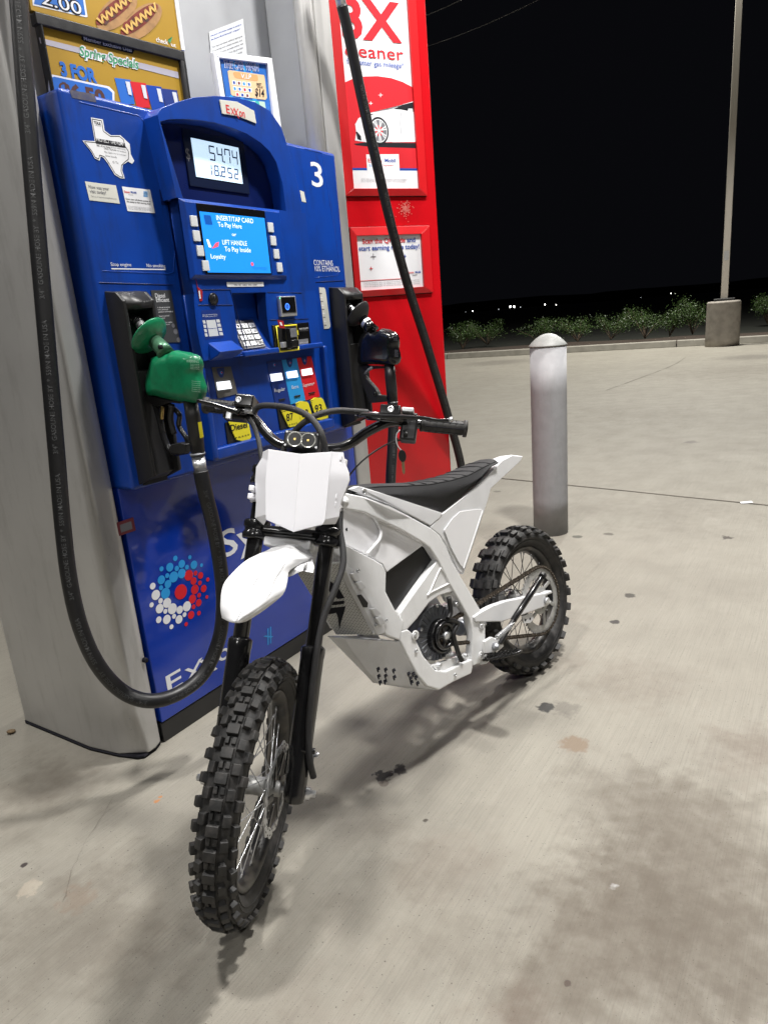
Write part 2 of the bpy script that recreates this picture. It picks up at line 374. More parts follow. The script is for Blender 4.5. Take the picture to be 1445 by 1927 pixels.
    for a in ((1080, 1400, .045, .75, (.20, .145, .10), 1.3, .3), (718, 1457, .030, .93, (.018, .016, .015), 3.4, .35), (752, 1449, .024, .9, (.03, .027, .025), 2.4, .35), (723, 1474, .016, .6, (.08, .06, .05), 1.2, .3),
              (1026, 1331, .030, .92, (.03, .03, .03), 2.0, .3), (1065, 1333, .05, .45, (.10, .09, .08), 2, .5), (1184, 1121, .028, .85, (.05, .045, .04), 1.3, .3), (1156, 1170, .022, .9, (.035, .03, .03), 1.2, .3),
              (1086, 1010, .03, .8, (.05, .05, .04), 1, .3), (1368, 1012, .03, .85, (.05, .04, .035), 2, .3), (1145, 1005, .03, .75, (.07, .06, .05), 1, .3), (295, 1507, .010, .8, (.42, .17, .05), 3, .4), (302, 1499, .006, .8, (.42, .17, .05), 2, .4),
              (47, 1627, .010, .95, (.04, .03, .03), 1.4, .3), (55, 1672, .026, .4, (.46, .40, .32), 3, .4), (150, 1690, .05, .35, (.20, .14, .1), 3, .5), (800, 1544, .008, .9, (.06, .05, .04), 1.5, .4), (1155, 1672, .012, .55, (.50, .50, .50), 5, .8), (1067, 1850, .008, .9, (.08, .06, .05), 1.6, .3),
              (935, 925, .03, .6, (.08, .075, .06), 1, .3), (1300, 832, .08, .6, (.1, .085, .08), 2, .5), (920, 1012, .05, .3, (.1, .09, .08), 2, .5), (1410, 672, .7, .55, (.09, .08, .07), 1.2, .6), (940, 682, 1.1, .5, (.09, .08, .07), 1.2, .6)):
        col = spot(col, *a)
    # fine crack
    q = nd("ShaderNodeMapping", vector_type='POINT'); g = G(60, 1880); g2 = G(190, 1500); an = math.atan2(g2.y-g.y, g2.x-g.x)
    L(b.inputs["Base Color"].links[0].from_socket if b.inputs["Base Color"].links else col, b.inputs["Base Color"])
    rr = ramp(mid, .3, .7, .62, .8); L(rr, b.inputs["Roughness"]); b.inputs["Specular IOR Level"].default_value = .35
    h = math_('ADD', math_('MULTIPLY', fine, 1.0), math_('ADD', math_('MULTIPLY', coarse, .6), math_('MULTIPLY', grain, .35)))
    bp = nd("ShaderNodeBump"); bp.inputs["Strength"].default_value = .55; bp.inputs["Distance"].default_value = .0025; L(h, bp.inputs["Height"]); L(bp.outputs[0], b.inputs["Normal"])
    return m
M_ground = ground_material()

WORLD = Fr((0, 0, 0), (1, 0, 0), (0, 1, 0), (0, 0, 1))
ca, cb = G(840, 676), G(1445, 644)                       # foot of the far kerb
kd = (cb-ca).normalized(); kn = Vector((-kd.y, kd.x, 0))  # kn points away from the camera
if kn.y < 0: kn = -kn
KF = Fr(ca, kd, kn, ZU)
mb = MB(); mb.poly([KF(-60, -60, 0), KF(60, -60, 0), KF(60, 0, 0), KF(-60, 0, 0)], M_ground); mb.build("ground", kind="structure")
# kerb of cast lengths
mb = MB()
M_kerb = mat("kerb_concrete", (.30, .285, .245), .8, nscale=5, ncol=.18, bump=.3, bscale=80)
for i in range(-14, 15):
    mb.prism([KF(i*3+.01, 0.0, 0), KF(i*3+.01, .03, .15), KF(i*3+.01, .17, .16), KF(i*3+.01, .19, -.05)], kd*2.98, M_kerb, bevel=.012)
mb.build("kerb", kind="structure")
mb = MB()    # planting bed then dark field
N_ = 60
for i in range(N_):
    for j in range(7):
        q = []
        for a, c in ((i, j), (i+1, j), (i+1, j+1), (i, j+1)):
            rn = random.Random(a*31+c*7); q.append(KF(-30+a, .185+c*.42, .05+(.09*rn.random() if 0 < c < 7 else .02)))
        mb.poly(q, M_mulch)
mb.build("planting_bed", kind="structure")
mb = MB(); mb.poly([KF(-1500, 3.1, .03), KF(1500, 3.1, .03), KF(1500, 2500, .03), KF(-1500, 2500, .03)], M_field); mb.build("field", kind="structure")
mb = MB()    # expansion joints and one hairline crack
M_joint = mat("joint_sealant", (.11, .09, .07), .8, nscale=20, ncol=.4)
ja, jb = G(1085, 915), G(1445, 951); jd = (jb-ja).normalized(); jn = Vector((-jd.y, jd.x, 0))
pts = []
for i in range(-60, 61):
    wv_ = .006+.004*random.random(); c = ja+jd*i*.35+jn*random.uniform(-.006, .006); pts.append((c+jn*wv_, c-jn*wv_))
for (a, b_), (c, d) in zip(pts, pts[1:]): mb.poly([a+ZU*.003, b_+ZU*.003, d+ZU*.003, c+ZU*.003], M_joint)
j2 = ja+jd*1.2
def crack(pxs, w0):
    P = spline([G(*p) for p in pxs], 10); P = [p+Vector((random.uniform(-.004, .004), random.uniform(-.004, .004), .003)) for p in P]
    for a, c in zip(P, P[1:]):
        d = (c-a).normalized(); n = Vector((-d.y, d.x, 0))*w0*random.uniform(.3, 1.2); mb.poly([a-n, a+n, c+n, c-n], M_joint)
crack([(120, 1700), (150, 1610), (215, 1500)], .00035)
crack([(1140, 735), (1260, 690), (1290, 672)], .006)
mb.build("expansion_joint", kind="structure")

# ---- bollard
bb = G(1036, 1000); bR = .096
bol = empty("bollard", bb, 0, label="thick grey painted steel bollard with a domed cap standing behind the dirt bike", category="bollard")
mb = MB(); mb.lathe(bb, ZU, [(bR, 0), (bR, .2), (bR, .5), (bR, .8), (bR, 1.045)], M_grey, 48); mb.build("post", bol)
mb = MB(); mb.lathe(bb, ZU, [(bR+.002, 1.038), (bR+.003, 1.046), (bR*.90, 1.060), (bR*.68, 1.080), (bR*.42, 1.096), (bR*.2, 1.103), (.001, 1.105)], M_capc, 48); mb.build("cap", bol)

# ---- street lamp on a concrete base
lb = G(1358, 641, .15) + kn*.5
pole = empty("street_lamp", lb, 0, label="tall square light pole standing on a round concrete base among the shrubs", category="street lamp")
mb = MB(); mb.lathe(lb, ZU, [(.365, -.2), (.365, .05), (.36, .82), (.34, .86), (.30, .865)], mat("pole_base_concrete", (.36, .33, .29), .85, nscale=6, ncol=.25, bump=.4, bscale=50), 40); mb.build("concrete_base", pole)
mb = MB(); mb.box(Fr(lb, kd, kn, ZU), (-.22, .22), (-.22, .22), (.86, .92), M_wire, .01); mb.build("base_plate", pole)
mb = MB(); LF = Fr(lb, kd, kn, ZU)
def sq(z, h): return [LF(-h, -h, z), LF(h, -h, z), LF(h, h, z), LF(-h, h, z)]
mb.loft([sq(.92, .076), sq(2, .074), sq(10.2, .062)], M_tail, bevel=.008); mb.box(LF, (-.05, .05), (-.082, -.07), (1.75, 1.95), M_pw); mb.build("pole", pole)
mb = MB(); mb.box(LF, (-1.5, -.2), (-.25, .25), (10.1, 10.25), M_blackm, .03); mb.box(LF, (-.2, .1), (-.05, .05), (10.13, 10.2), M_blackm)
mb.build("lamp_head", pole)
mb = MB(); mb.box(LF, (-1.4, -.4), (-.2, .2), (10.085, 10.095), mat("lamp_led", (1, .97, .9), .4, emis=30)); mb.build("lamp_diffuser", pole)
l = bpy.data.lights.new("street_lamp_light", 'AREA'); l.shape = 'RECTANGLE'; l.size = 1; l.size_y = .4; l.energy = 2200; l.color = (1, .97, .9)
lo = bpy.data.objects.new("street_lamp_light", l); lo.location = LF(-.9, -.1, 10.05); COL.objects.link(lo)

# ---- shrubs: stems and leaf faces
def shrub(px, py, w_, h_, seed, label):
    w_ *= 1.12
    rn = random.Random(seed); c = G(px, py, .1) + kn*.75
    root = empty("shrub", c, 0, label=label, category="shrub", group="low green shrubs planted along the far kerb")
    mb = MB(); tips = []
    for i in range(11):
        a = rn.uniform(0, 6.28); sp = rn.uniform(.15, .5)*w_; tip = c+Vector((math.cos(a)*sp, math.sin(a)*sp, h_*rn.uniform(.45, .92)))
        midp = c.lerp(tip, .5)+Vector((rn.uniform(-.05, .05), rn.uniform(-.05, .05), .03)); tips += [tip, midp.lerp(tip, .5), midp.lerp(tip, .2)]
        mb.tube([c, midp, tip], [.012, .008, .004], M_twig, 5)
    mb.build("stem", root)
    mb = MB(); bm = mb.bm; mb.mi(M_leaf)
    for t in tips:
        for k in range(rn.randint(60, 110)):
            p = t+Vector((rn.gauss(0, .085)*w_, rn.gauss(0, .085)*w_, rn.gauss(0, .075)*h_))
            if p.z < c.z+.05: continue
            d = Vector((rn.uniform(-1, 1), rn.uniform(-1, 1), rn.uniform(-.1, 1))).normalized(); e = d.cross(Vector((rn.uniform(-1, 1), rn.uniform(-1, 1), rn.uniform(-1, 1)))).normalized()
            s_ = rn.uniform(.012, .025)
            bm.faces.new([bm.verts.new(p-d*s_), bm.verts.new(p+e*s_*.5), bm.verts.new(p+d*s_*1.3), bm.verts.new(p-e*s_*.5)])
    mb.build("foliage", root)
SH = [(856, 660, 1.0, .82, "shrub half hidden by the red column at the end of the row"),
      (905, 652, 1.25, .88, "loose open shrub second from the red column, thin crown showing its stems"),
      (1005, 648, 1.35, .80, "wide low shrub straight behind the bollard's left shoulder"),
      (1078, 646, 1.25, .80, "shrub just to the bollard's right, leaning crown of pale stems"),
      (1142, 642, 1.15, .92, "round shrub with a raised top, second from the bollard on its right"),
      (1208, 640, 1.2, .95, "dense shrub in the middle between the bollard and the pole's base"),
      (1256, 636, 1.05, .9, "narrow shrub pressed between two bigger ones before the pole's base"),
      (1300, 632, 1.25, 1.05, "tallest and brightest shrub, touching the round concrete base of the pole"),
      (1446, 612, 1.1, .95, "shrub beyond the concrete pole base, cut by the picture's edge")]
for i, (a, b_, c, d, e) in enumerate(SH): shrub(a, b_, c, d, 50+i, e)

# ---- far tree line, distant lights, power lines
mb = MB(); rn = random.Random(3); M_far = mat("far_woods", (.006, .007, .006), 1)
FD = 900
prev = None
hw = 0
tops = []
for i in range(0, 140):
    x = -500+i*20; hw = max(0, min(14, hw+rn.uniform(-3, 3)))
    tops.append((x, 5+hw*.45+2*math.sin(x*.004)))
for (xa, ha), (xb, hb) in zip(tops, tops[1:]):
    mb.hexa([Vector((xa, FD, 0)), Vector((xb, FD, 0)), Vector((xb, FD, hb)), Vector((xa, FD, ha)), Vector((xa, FD+40, 0)), Vector((xb, FD+40, 0)), Vector((xb, FD+40, hb*.9)), Vector((xa, FD+40, ha*.9))], M_far)
mb.build("far_woods", kind="structure")
M_li = mat("distant_lamp", (1, .97, .9), .4, emis=9); M_li2 = mat("distant_dim_lamp", (.9, .95, 1), .4, emis=1.6)
LI = [(889, 585.5, 1.1, 1), (911, 591, 1.6, 1), (938, 582, .8, 0), (960, 577, 2.3, 1), (967, 577, 2.3, 1), (979, 578, .9, 0), (1025, 573, 1.5, 1), (1046, 573.5, 1.0, 1), (1110, 571, .9, 0), (1118, 571, .9, 0), (1159, 566.5, .9, 0),
      (1200, 563, .9, 0), (1216, 561.5, .9, 0), (1250, 559, 1.4, 1), (1262, 552, .9, 1), (1302, 554, .7, 0), (876, 587, .6, 0), (1205, 560, .6, 0)]
for i, (px, py, r_, br) in enumerate(LI):
    D_ = 700+13*i; p = CP+ray(px, py).normalized()*D_
    mb = MB(); mb.lathe(p-Vector((0, 0, r_*.5)), ZU, [(.1, 0), (r_*.62*.5, r_*.2), (r_*.62*.55, r_*.5), (r_*.5*.6, r_*.8), (.1, r_)], M_li if br else M_li2, 8)
    rebase(mb.build("distant_light", None, label="tiny lamp glowing far off along the dark horizon", category="light", group="lamps far off on the horizon"))
def pw(a, b_, D_):
    A_, B_ = CP+ray(*a).normalized()*D_, CP+ray(*b_).normalized()*D_; return A_, B_
for k, (a, b_, lab) in enumerate((((700, 62), (1000, -78), "thin power cable crossing the top of the sky, the higher one"), ((700, 118), (1090, -40), "thin power cable crossing the dark sky, the lower one"))):
    A_, B_ = pw(a, b_, 30+k*2); mb = MB(); mb.tube([A_.lerp(B_, t)-ZU*.25*math.sin(math.pi*t) for t in [i/12 for i in range(13)]], .015, mat("cable_grey", (.5, .5, .52), .5), 6)
    rebase(mb.build("power_cable", None, label=lab, category="cable", group="power cables in the night sky"))
# small things lying on the slab
p = G(22, 1380); mb = MB(); mb.lathe(p+ZU*.001, Vector((.1, .2, 1)), [(.004, 0), (.014, .004), (.013, .009), (.005, .012)], mat("pebble_brown", (.16, .11, .06), .8), 9)
rebase(mb.build("pebble", None, label="small brown pebble on the concrete left of the silver cladding", category="pebble"))
p = G(1403, 947); mb = MB(); mb.hexa([p+Vector(v) for v in ((-.035, -.012, .003), (.035, -.015, .003), (.038, .012, .006), (-.03, .016, .004), (-.035, -.012, .006), (.035, -.015, .006), (.038, .012, .009), (-.03, .016, .007))], M_pw)
rebase(mb.build("paper_scrap", None, label="scrap of white paper on the slab right of the bollard", category="litter"))

# ================================================================ FUEL DISPENSER
PF_ = Fr(P0, S, N, ZU)            # x along the face, y outward, z up
pump = empty("fuel_dispenser", P0+S*.6, math.pi/2-S_YAW, label="blue fuel dispenser with silver side cladding, lit price display and two nozzle boots", category="fuel dispenser")
F = PF_
def side(mirror):
    c = 1.19
    poly = [(.0, -.004), (-.03, .010), (-.075, .012), (-.088, -.004), (-.108, -.07), (-.128, -.19), (-.133, -.55), (-.02, -.62), (.0, -.60)]
    if mirror: poly = [(c-x, y) for x, y in poly]
    mb = MB(); base = [F(x, y, .012) for x, y in poly]
    lo = [(x*.86+(.0 if not mirror else .0), y, z) for (x, y), z in zip(poly, [0]*9)] if False else None
    mb.loft([[F(x, y, z) for x, y in [((px if not (k in (2, 3)) else px+(.018 if not mirror else -.018)) if z < .05 else px, py) for k, (px, py) in enumerate(poly)]] for z in (.012, .16, 1.2, 3.6)], M_silver, bevel=.006)
    mb.prism([F(x*1.0, y-.004, 0) for x, y in poly], ZU*.012, M_ink)
    if not mirror:
        mb.lathe(F.at(270, 1241, .0), N, [(.008, .004), (.008, .0145), (.004, .0145)], M_ink, 14)
        for px_, py_, l_ in ((243, 1353, .006), (246, 1374, .007), (205, 1045, .004), (262, 1190, .004)):
            q_ = F.at(px_, py_, .0135); mb.poly([q_, q_+S*l_+ZU*l_*.3, q_+S*l_*.9+ZU*(l_*.3-.0014), q_-ZU*.0014], M_inkg)
    return mb.build("side_cladding", pump)
side(False); side(True)
# core, kick plate, lower door
mb = MB(); mb.box(F, (.006, 1.184), (-.55, -.03), (.0, 1.85), M_dark); mb.build("core", pump)
mb = MB(); mb.box(F, (.012, 1.18), (-.03, -.004), (.0, .068), M_dark, .002); mb.build("kick_plate", pump)
mb = MB(); mb.box(F, (.014, 1.176), (-.028, .0), (.072, .842), M_door, .003)
OD = .0012
# burst of dots
z8 = lambda x, y: (x/2.89, 850+y/2.89)
dots = dict(c=[(955, 580, 10), (1034, 574, 8), (925, 628, 16), (990, 610, 15), (1056, 615, 16), (880, 637, 9), (963, 635, 10), (1018, 628, 9), (1097, 617, 7), (990, 662, 18), (946, 681, 20), (911, 674, 9), (879, 697, 16), (915, 720, 15), (877, 740, 9), (902, 770, 20)],
            r=[(1028, 672, 20), (1065, 660, 9), (1092, 673, 13), (1054, 703, 14), (1131, 695, 8), (1088, 714, 9), (1061, 749, 18), (1109, 744, 14), (1084, 781, 9), (1048, 801, 17), (1126, 790, 7), (1082, 821, 14), (1054, 843, 9), (1041, 888, 15), (1083, 878, 9), (1014, 938, 8), (985, 762, 28)],
            w=[(832, 731, 12), (849, 779, 18), (826, 833, 9), (875, 811, 10), (910, 822, 18), (870, 853, 17), (901, 868, 9), (939, 854, 20), (979, 860, 15), (1018, 841, 19), (1005, 886, 9), (948, 895, 9), (865, 914, 12), (909, 912, 17), (975, 912, 16), (934, 952, 9)])
for k, mm in (("c", M_cyan), ("r", M_inkr), ("w", M_inkw)):
    for x, y, r_ in dots[k]: DISC(mb, F, OD, *z8(x, y), r_*.00088, mm)
T(mb, F, OD, "Synergy", (421, 1075), (622, 940), 50, M_inkw, .012)
exxon(mb, F, OD, (318, 1309), (452, 1219), 34, M_inkw)
# cyan double-x mark
u, v = F.uv(505, 1198, OD)
def dx(u0_, v0, s_):
    for a in ((-.8, .35, -.45, .35, .85, -.35, .5, -.35), (-.3, -1, -.1, -1, .25, 1, .05, 1), (.15, -1, .35, -1, .7, 1, .5, 1)):
        mb.poly([F(u0_+a[i]*s_, OD+.0002*(a[1] > 0), v0+a[i+1]*s_) for i in (0, 2, 4, 6)], M_cyan)
dx(u, v, .032); u, v = F.uv(468, 1010, OD); dx(u, v, .028)
# inventory sticker
RB(mb, F, (219, 984), (256, 998), .0003, .0016, mat("sticker_maroon", (.16, .02, .03), .5)); RB(mb, F, (226, 988), (250, 995), .0016, .0020, M_inkg)
mb.build("lower_door", pump)

# upper housing
UO = .068
mb = MB(); mb.box(F, (.012, 1.138), (-.10, UO), (.838, 1.855), M_blue, .012, 3)
mb.box(F, (1.138, 1.172), (-.10, -.004), (.845, 1.85), M_blued, .003)
# thin raised shut-lines of the upper left and right panels
def line_(pts, off, w_, m, F=F, h=.0012):
    P = [F.uv(*p, off) for p in pts]
    for a, c in zip(P, P[1:]):
        d = Vector((c[0]-a[0], c[1]-a[1])).normalized(); n = Vector((-d.y, d.x))*w_
        mb.prism([F(a[0]-n.x, off-.001, a[1]-n.y), F(a[0]+n.x, off-.001, a[1]+n.y), F(c[0]+n.x, off-.001, c[1]+n.y), F(c[0]-n.x, off-.001, c[1]-n.y)], F.y*(h+.001), m)
for (ln) in (((150, 192), (262, 218), (272, 230), (330, 470), (327, 512), (318, 515), (194, 510)), ((574, 280), (606, 288), (641, 508), (634, 518), (592, 523)), ):
    line_(ln, UO, .0016, M_blue, h=.0005)
for ln in (((188, 532), (325, 536)), ((594, 531), (646, 528)), ((395, 885), (300, 905))): line_(ln, UO, .0012, M_blued)
mb.build("upper_housing", pump)
mb = MB(); mb.lathe(F.at(108, 250, .02), -S, [(.014, -.006), (.014, .004), (.010, .006), (.001, .006)], M_blackp, 20); mb.build("side_plug", pump)

# printing and stickers on the upper housing
mb = MB(); PR(mb, F, UO+.0002, .0004, [(131, 169), (178, 177), (182, 193), (136, 184)], mat('tape_residue', (.045, .05, .11), .75, nscale=60, ncol=.7, dirt=(.10, .09, .10))); mb.build('tape_residue', pump); mb = MB(); z5 = lambda x, y: (130+x/7.605, 200+y/7.605)
tex = [(315, 160), (485, 190), (512, 350), (600, 415), (735, 415), (790, 465), (870, 540), (885, 690), (935, 780), (905, 825), (845, 790), (770, 840), (762, 920), (798, 1035), (740, 1030), (655, 980), (560, 820), (500, 740), (455, 715), (440, 780), (370, 745), (320, 650), (195, 490), (372, 500)]
PR(mb, F, UO+.0003, .0008, [z5(*p) for p in tex], M_pw)
ix = [(335, 182), (470, 207), (495, 358), (595, 430), (725, 430), (785, 480), (800, 560), (855, 650), (855, 755), (800, 800), (755, 845), (748, 925), (780, 1015), (735, 1008), (668, 965), (575, 812), (512, 722), (445, 698), (428, 755), (378, 728), (333, 645), (225, 505), (390, 520)]
P = [F.uv(*z5(*p), UO+.0013) for p in ix]
for a, c in zip(P, P[1:]+P[:1]):
    d = Vector((c[0]-a[0], c[1]-a[1])).normalized(); n = Vector((-d.y, d.x))*.0009
    mb.poly([F(a[0]-n.x, UO+.0013, a[1]-n.y), F(a[0]+n.x, UO+.0013, a[1]+n.y), F(c[0]+n.x, UO+.0013, c[1]+n.y), F(c[0]-n.x, UO+.0013, c[1]-n.y)], M_ink)
PF(mb, F, UO+.0014, [z5(388, 458), z5(800, 525), z5(815, 598), z5(392, 535)], M_ink)
T(mb, F, UO+.0018, "PROTECT THE PUMP", z5(400, 506), z5(792, 560), 7, M_pw, .004)
T(mb, F, UO+.0015, "TDLR", z5(365, 250), z5(465, 270), 5, M_ink, .03)
for (a, c, st, hh) in (((405, 575), (600, 600), "BE AWARE", 3), ((610, 602), (815, 625), "OF YOUR SURROUNDINGS", 2.2), ((412, 605), (500, 612), "", 2), ((505, 615), (680, 645), "CHECK THE PUMP", 3), ((690, 646), (820, 665), "FOR TAMPERING", 2.4),
                       ((510, 665), (620, 683), "TELL TDLR", 3), ((630, 686), (820, 708), "IF YOU SEE SOMETHING", 2.2), ((530, 715), (690, 745), "Drive friendly", 3), ((370, 275), (470, 295), "TEXAS DEPT", 1.8), ((630, 810), (715, 830), "G Tx", 4)):
    if st: T(mb, F, UO+.0015, st, z5(*a), z5(*c), hh, M_inkg if hh < 3 else M_ink)
mb.build("safety_sticker", pump, label="white sticker cut in the outline of Texas on the blue housing")
mb = MB(); PR(mb, F, UO+.0002, .0008, [z5(230, 1075), z5(672, 1133), z5(730, 1395), z5(295, 1345)], M_pwd)
T(mb, F, UO+.0014, "How was your", z5(290, 1172), z5(580, 1205), 6.2, M_inkg, .012); T(mb, F, UO+.0014, "visit today?", z5(305, 1238), z5(540, 1262), 6.2, M_inkg, .012)
T(mb, F, UO+.0014, "Tell us at myexxonmobilvisit.com", z5(318, 1300), z5(685, 1330), 2.6, M_inkg)
mb.build("survey_sticker", pump)
mb = MB(); PR(mb, F, UO+.0002, .0008, [z5(758, 1148), z5(1160, 1195), z5(1230, 1530), z5(840, 1500)], M_pw)
T(mb, F, UO+.0014, "Exxon", z5(795, 1235), z5(875, 1245), 4, M_inkr, .02); T(mb, F, UO+.0014, "Mobil", z5(890, 1243), z5(970, 1252), 4, M_inkb, .02); T(mb, F, UO+.0014, "rewards+", z5(855, 1270), z5(925, 1277), 2, M_ink)
T(mb, F, UO+.0014, "Enter your cell phone number at", z5(822, 1340), z5(1168, 1368), 3.2, M_ink, .01); T(mb, F, UO+.0014, "the pump to start earning now!", z5(832, 1378), z5(1170, 1402), 3.2, M_ink, .01)
for k in range(4): T(mb, F, UO+.0014, "Terms and conditions apply see site for full details", z5(845+k*3, 1430+k*15), z5(1180+k*2, 1460+k*13), 1.2, M_inkg)
for k in range(7): PF(mb, F, UO+.0014, [z5(1068, 1215+k*12), z5(1130, 1220+k*12), z5(1131, 1226+k*12), z5(1069, 1221+k*12)], M_cyan)
mb.build("loyalty_sticker", pump)
mb = MB()
T(mb, F, UO+.0006, "Stop engine", (209.5, 500), (248, 501.5), 6.5, M_inkw, .002); T(mb, F, UO+.0006, "No smoking", (277, 502), (312, 504), 6.5, M_inkw, .002)
u0_, v0_ = F.uv(210, 504.5, UO+.0006); u1_, v1_ = F.uv(312, 507, UO+.0006); mb.poly([F(u0_, UO+.0006, v0_), F(u1_, UO+.0006, v0_), F(u1_, UO+.0006, v0_-.003), F(u0_, UO+.0006, v0_-.003)], M_inkw)
mb.build("lettering", pump); mb = MB()
T(mb, F, UO+.0006, "3", (588, 352), (609, 350), 44, M_inkw, .01)
mb.build("lettering", pump); mb = MB()
T(mb, F, UO+.0006, "CONTAINS", (591, 498), (627, 501), 10, M_inkw, .002); T(mb, F, UO+.0006, "10% ETHANOL", (593, 509.5), (640, 512), 10, M_inkw, .002)
mb.build("lettering", pump)
# grade information plates
mb = MB(); z3 = lambda x, y: (190+x/4.48, 500+y/4.48)
PR(mb, F, UO+.0003, .0015, [z3(420, 207), z3(588, 207), z3(668, 645), z3(500, 650)], mat("info_plate", (.05, .052, .056), .5))
T(mb, F, UO+.0022, "Diesel", z3(462, 268), z3(545, 270), 8, M_inkw, .01); T(mb, F, UO+.0022, "Efficient", z3(470, 305), z3(580, 305), 8, M_inkw, .01)
for k, st in enumerate(("A diesel product", "with advanced", "additive technology", "", "Improves fuel", "economy", "", "Enhances engine", "performance")):
    if st: T(mb, F, UO+.0022, st, z3(478+k*4, 356+k*18), z3(478+k*4+len(st)*6.6, 357+k*18), 2.6, M_inkw)
DISC(mb, F, UO+.0022, *z3(612, 505), .006, M_inkg); DISC(mb, F, UO+.0022, *z3(632, 555), .008, M_inkg); DISC(mb, F, UO+.0022, *z3(656, 625), .007, M_inkg)
mb.build("info_plate", pump, label="dark grey printed plate beside the green nozzle's boot")
mb = MB(); z4b = lambda x, y: (600+x/6.425, 500+y/6.425)
PR(mb, F, UO+.0003, .0015, [z4b(0, 262), z4b(60, 265), z4b(78, 290), z4b(138, 735), z4b(120, 760), z4b(62, 765)], M_pwd, )
for k in range(9): PF(mb, F, UO+.0022, [z4b(8+k*7, 330+k*48), z4b(38+k*7, 330+k*48), z4b(40+k*7, 342+k*48), z4b(10+k*7, 342+k*48)], M_inkw if k % 2 else M_inkg)
mb.build("info_plate", pump, label="narrow grey plate of printed steps beside the black nozzle's boot")
mb = MB(); PR(mb, F, UO+.0003, .0006, [(564, 358), (572, 361), (576, 381), (568, 379)], M_pwd); mb.build("small_label", pump)

# centre console: hood, display, body
CO = .125
def U(px, py, off=CO): return F.uv(px, py, off)
def pts(l, off=CO): return [F.at(*p, off) for p in l]
outer = [(333, 372), (297, 216), (303, 204), (333, 192), (365, 183), (405, 180), (445, 183), (480, 192), (508, 208), (530, 240), (545, 285), (560, 345), (566, 384)]
inner = [(345, 372), (302, 229), (318, 225), (345, 224), (372, 226), (405, 231), (435, 240), (465, 252), (490, 268), (508, 285), (520, 305), (532, 345), (537, 381)]
ctop_ = U(333, 372)[1]
mb = MB()
oo = pts(outer); ii = pts(inner)
oo[0] = F(U(333, 372)[0], CO, ctop_); oo[-1] = F(U(566, 384)[0], CO, ctop_); ii[0] = F(U(345, 372)[0], CO, ctop_); ii[-1] = F(U(537, 381)[0], CO, ctop_)
print('CX', [U(*p) for p in ((333, 372), (354, 466), (392, 686), (417, 846), (566, 384), (575, 450), (594, 560), (618, 690), (655, 812))])
for i in range(len(oo)-1):
    a, b_, c, d = oo[i], oo[i+1], ii[i+1], ii[i]
    t = bmesh.new(); f0 = [t.verts.new(p) for p in (a, b_, c, d)]; f1 = [t.verts.new(p-N*k) for p, k in ((a, .13), (b_, .13), (c, .052), (d, .052))]
    t.faces.new(f0)
    t.faces.new([f0[0], f0[1], f1[1], f1[0]]); t.faces.new([f0[3], f0[2], f1[2], f1[3]]); mb.merge(t, M_blue, False)
bmesh.ops.remove_doubles(mb.bm, verts=mb.bm.verts, dist=.0004)
bmesh.ops.recalc_face_normals(mb.bm, faces=mb.bm.faces)
es = [e for e in mb.bm.edges if len(e.link_faces) == 2 and e.calc_face_angle(0) > R(50)]
bmesh.ops.bevel(mb.bm, geom=es, offset=.009, segments=3, profile=.5, affect='EDGES', clamp_overlap=True)
mb.build("hood", pump)
mb = MB(); mb.prism([p-N*.056 for p in ii], -N*.02, M_blued); 
mb.box(F, (U(330, 380)[0], U(545, 380)[0]), (.05, .0685), (U(345, 374)[1]-.01, U(345, 374)[1]+.03), M_blued); mb.build("display_recess", pump)
lo_ = .076; x0, z1 = F.uv(360, 259, lo_); x1, _ = F.uv(449, 279, lo_); _, z0 = F.uv(375, 333, lo_)
mb = MB(); mb.box(F, (x0-.028, x1+.03), (.069, lo_-.002), (z0-.028, z1+.022), mat("display_bezel", (.006, .012, .04), .3), .004); mb.box(F, (x0, x1), (lo_-.003, lo_), (z0, z1), M_lcd)
SEG = {0: "abcdef", 1: "bc", 2: "abged", 3: "abgcd", 4: "fgbc", 5: "afgcd", 7: "fabc", 8: "abcdefg"}
def digit(n, x, z, w_, h_, t=.0032):
    def bar(x0, z0, x1, z1):
        sh = lambda zz: (zz-z)*.08
        mb.poly([F(x0+sh(z0), lo_+.0006, z0), F(x1+sh(z0), lo_+.0006, z0), F(x1+sh(z1), lo_+.0006, z1), F(x0+sh(z1), lo_+.0006, z1)], M_seg)
    for s_ in SEG[n]:
        g = .0015; hh = h_/2
        if s_ == 'a': bar(x+g, z+h_-t, x+w_-g, z+h_)
        if s_ == 'd': bar(x+g, z, x+w_-g, z+t)
        if s_ == 'g': bar(x+g, z+hh-t/2, x+w_-g, z+hh+t/2)
        if s_ == 'f': bar(x, z+hh+g, x+t, z+h_-g)
        if s_ == 'b': bar(x+w_-t, z+hh+g, x+w_, z+h_-g)
        if s_ == 'e': bar(x, z+g, x+t, z+hh-g)
        if s_ == 'c': bar(x+w_-t, z+g, x+w_, z+hh-g)
W_ = x1-x0; H_ = z1-z0
for k, n in enumerate((5, 4, 7, 4)): digit(n, x0+W_*(.32+k*.165), z0+H_*.50, W_*.125, H_*.40, .0042)
for k, n in enumerate((1, 8, 2, 5, 2)): digit(n, x0+W_*(.24+k*.145), z0+H_*.10, W_*.095, H_*.29, .0034)
for q, zz, tt in ((.622, .50, .005), (.498, .10, .0045)): mb.box(F, (x0+W_*q, x0+W_*q+tt), (lo_, lo_+.0008), (z0+H_*zz, z0+H_*zz+tt), M_seg)
letter(mb, "$", M_inkg, lambda u, v: F(u, .0745, v), x0-.028, x0-.012, z1-.06, .03)
mb.build("price_display", pump)
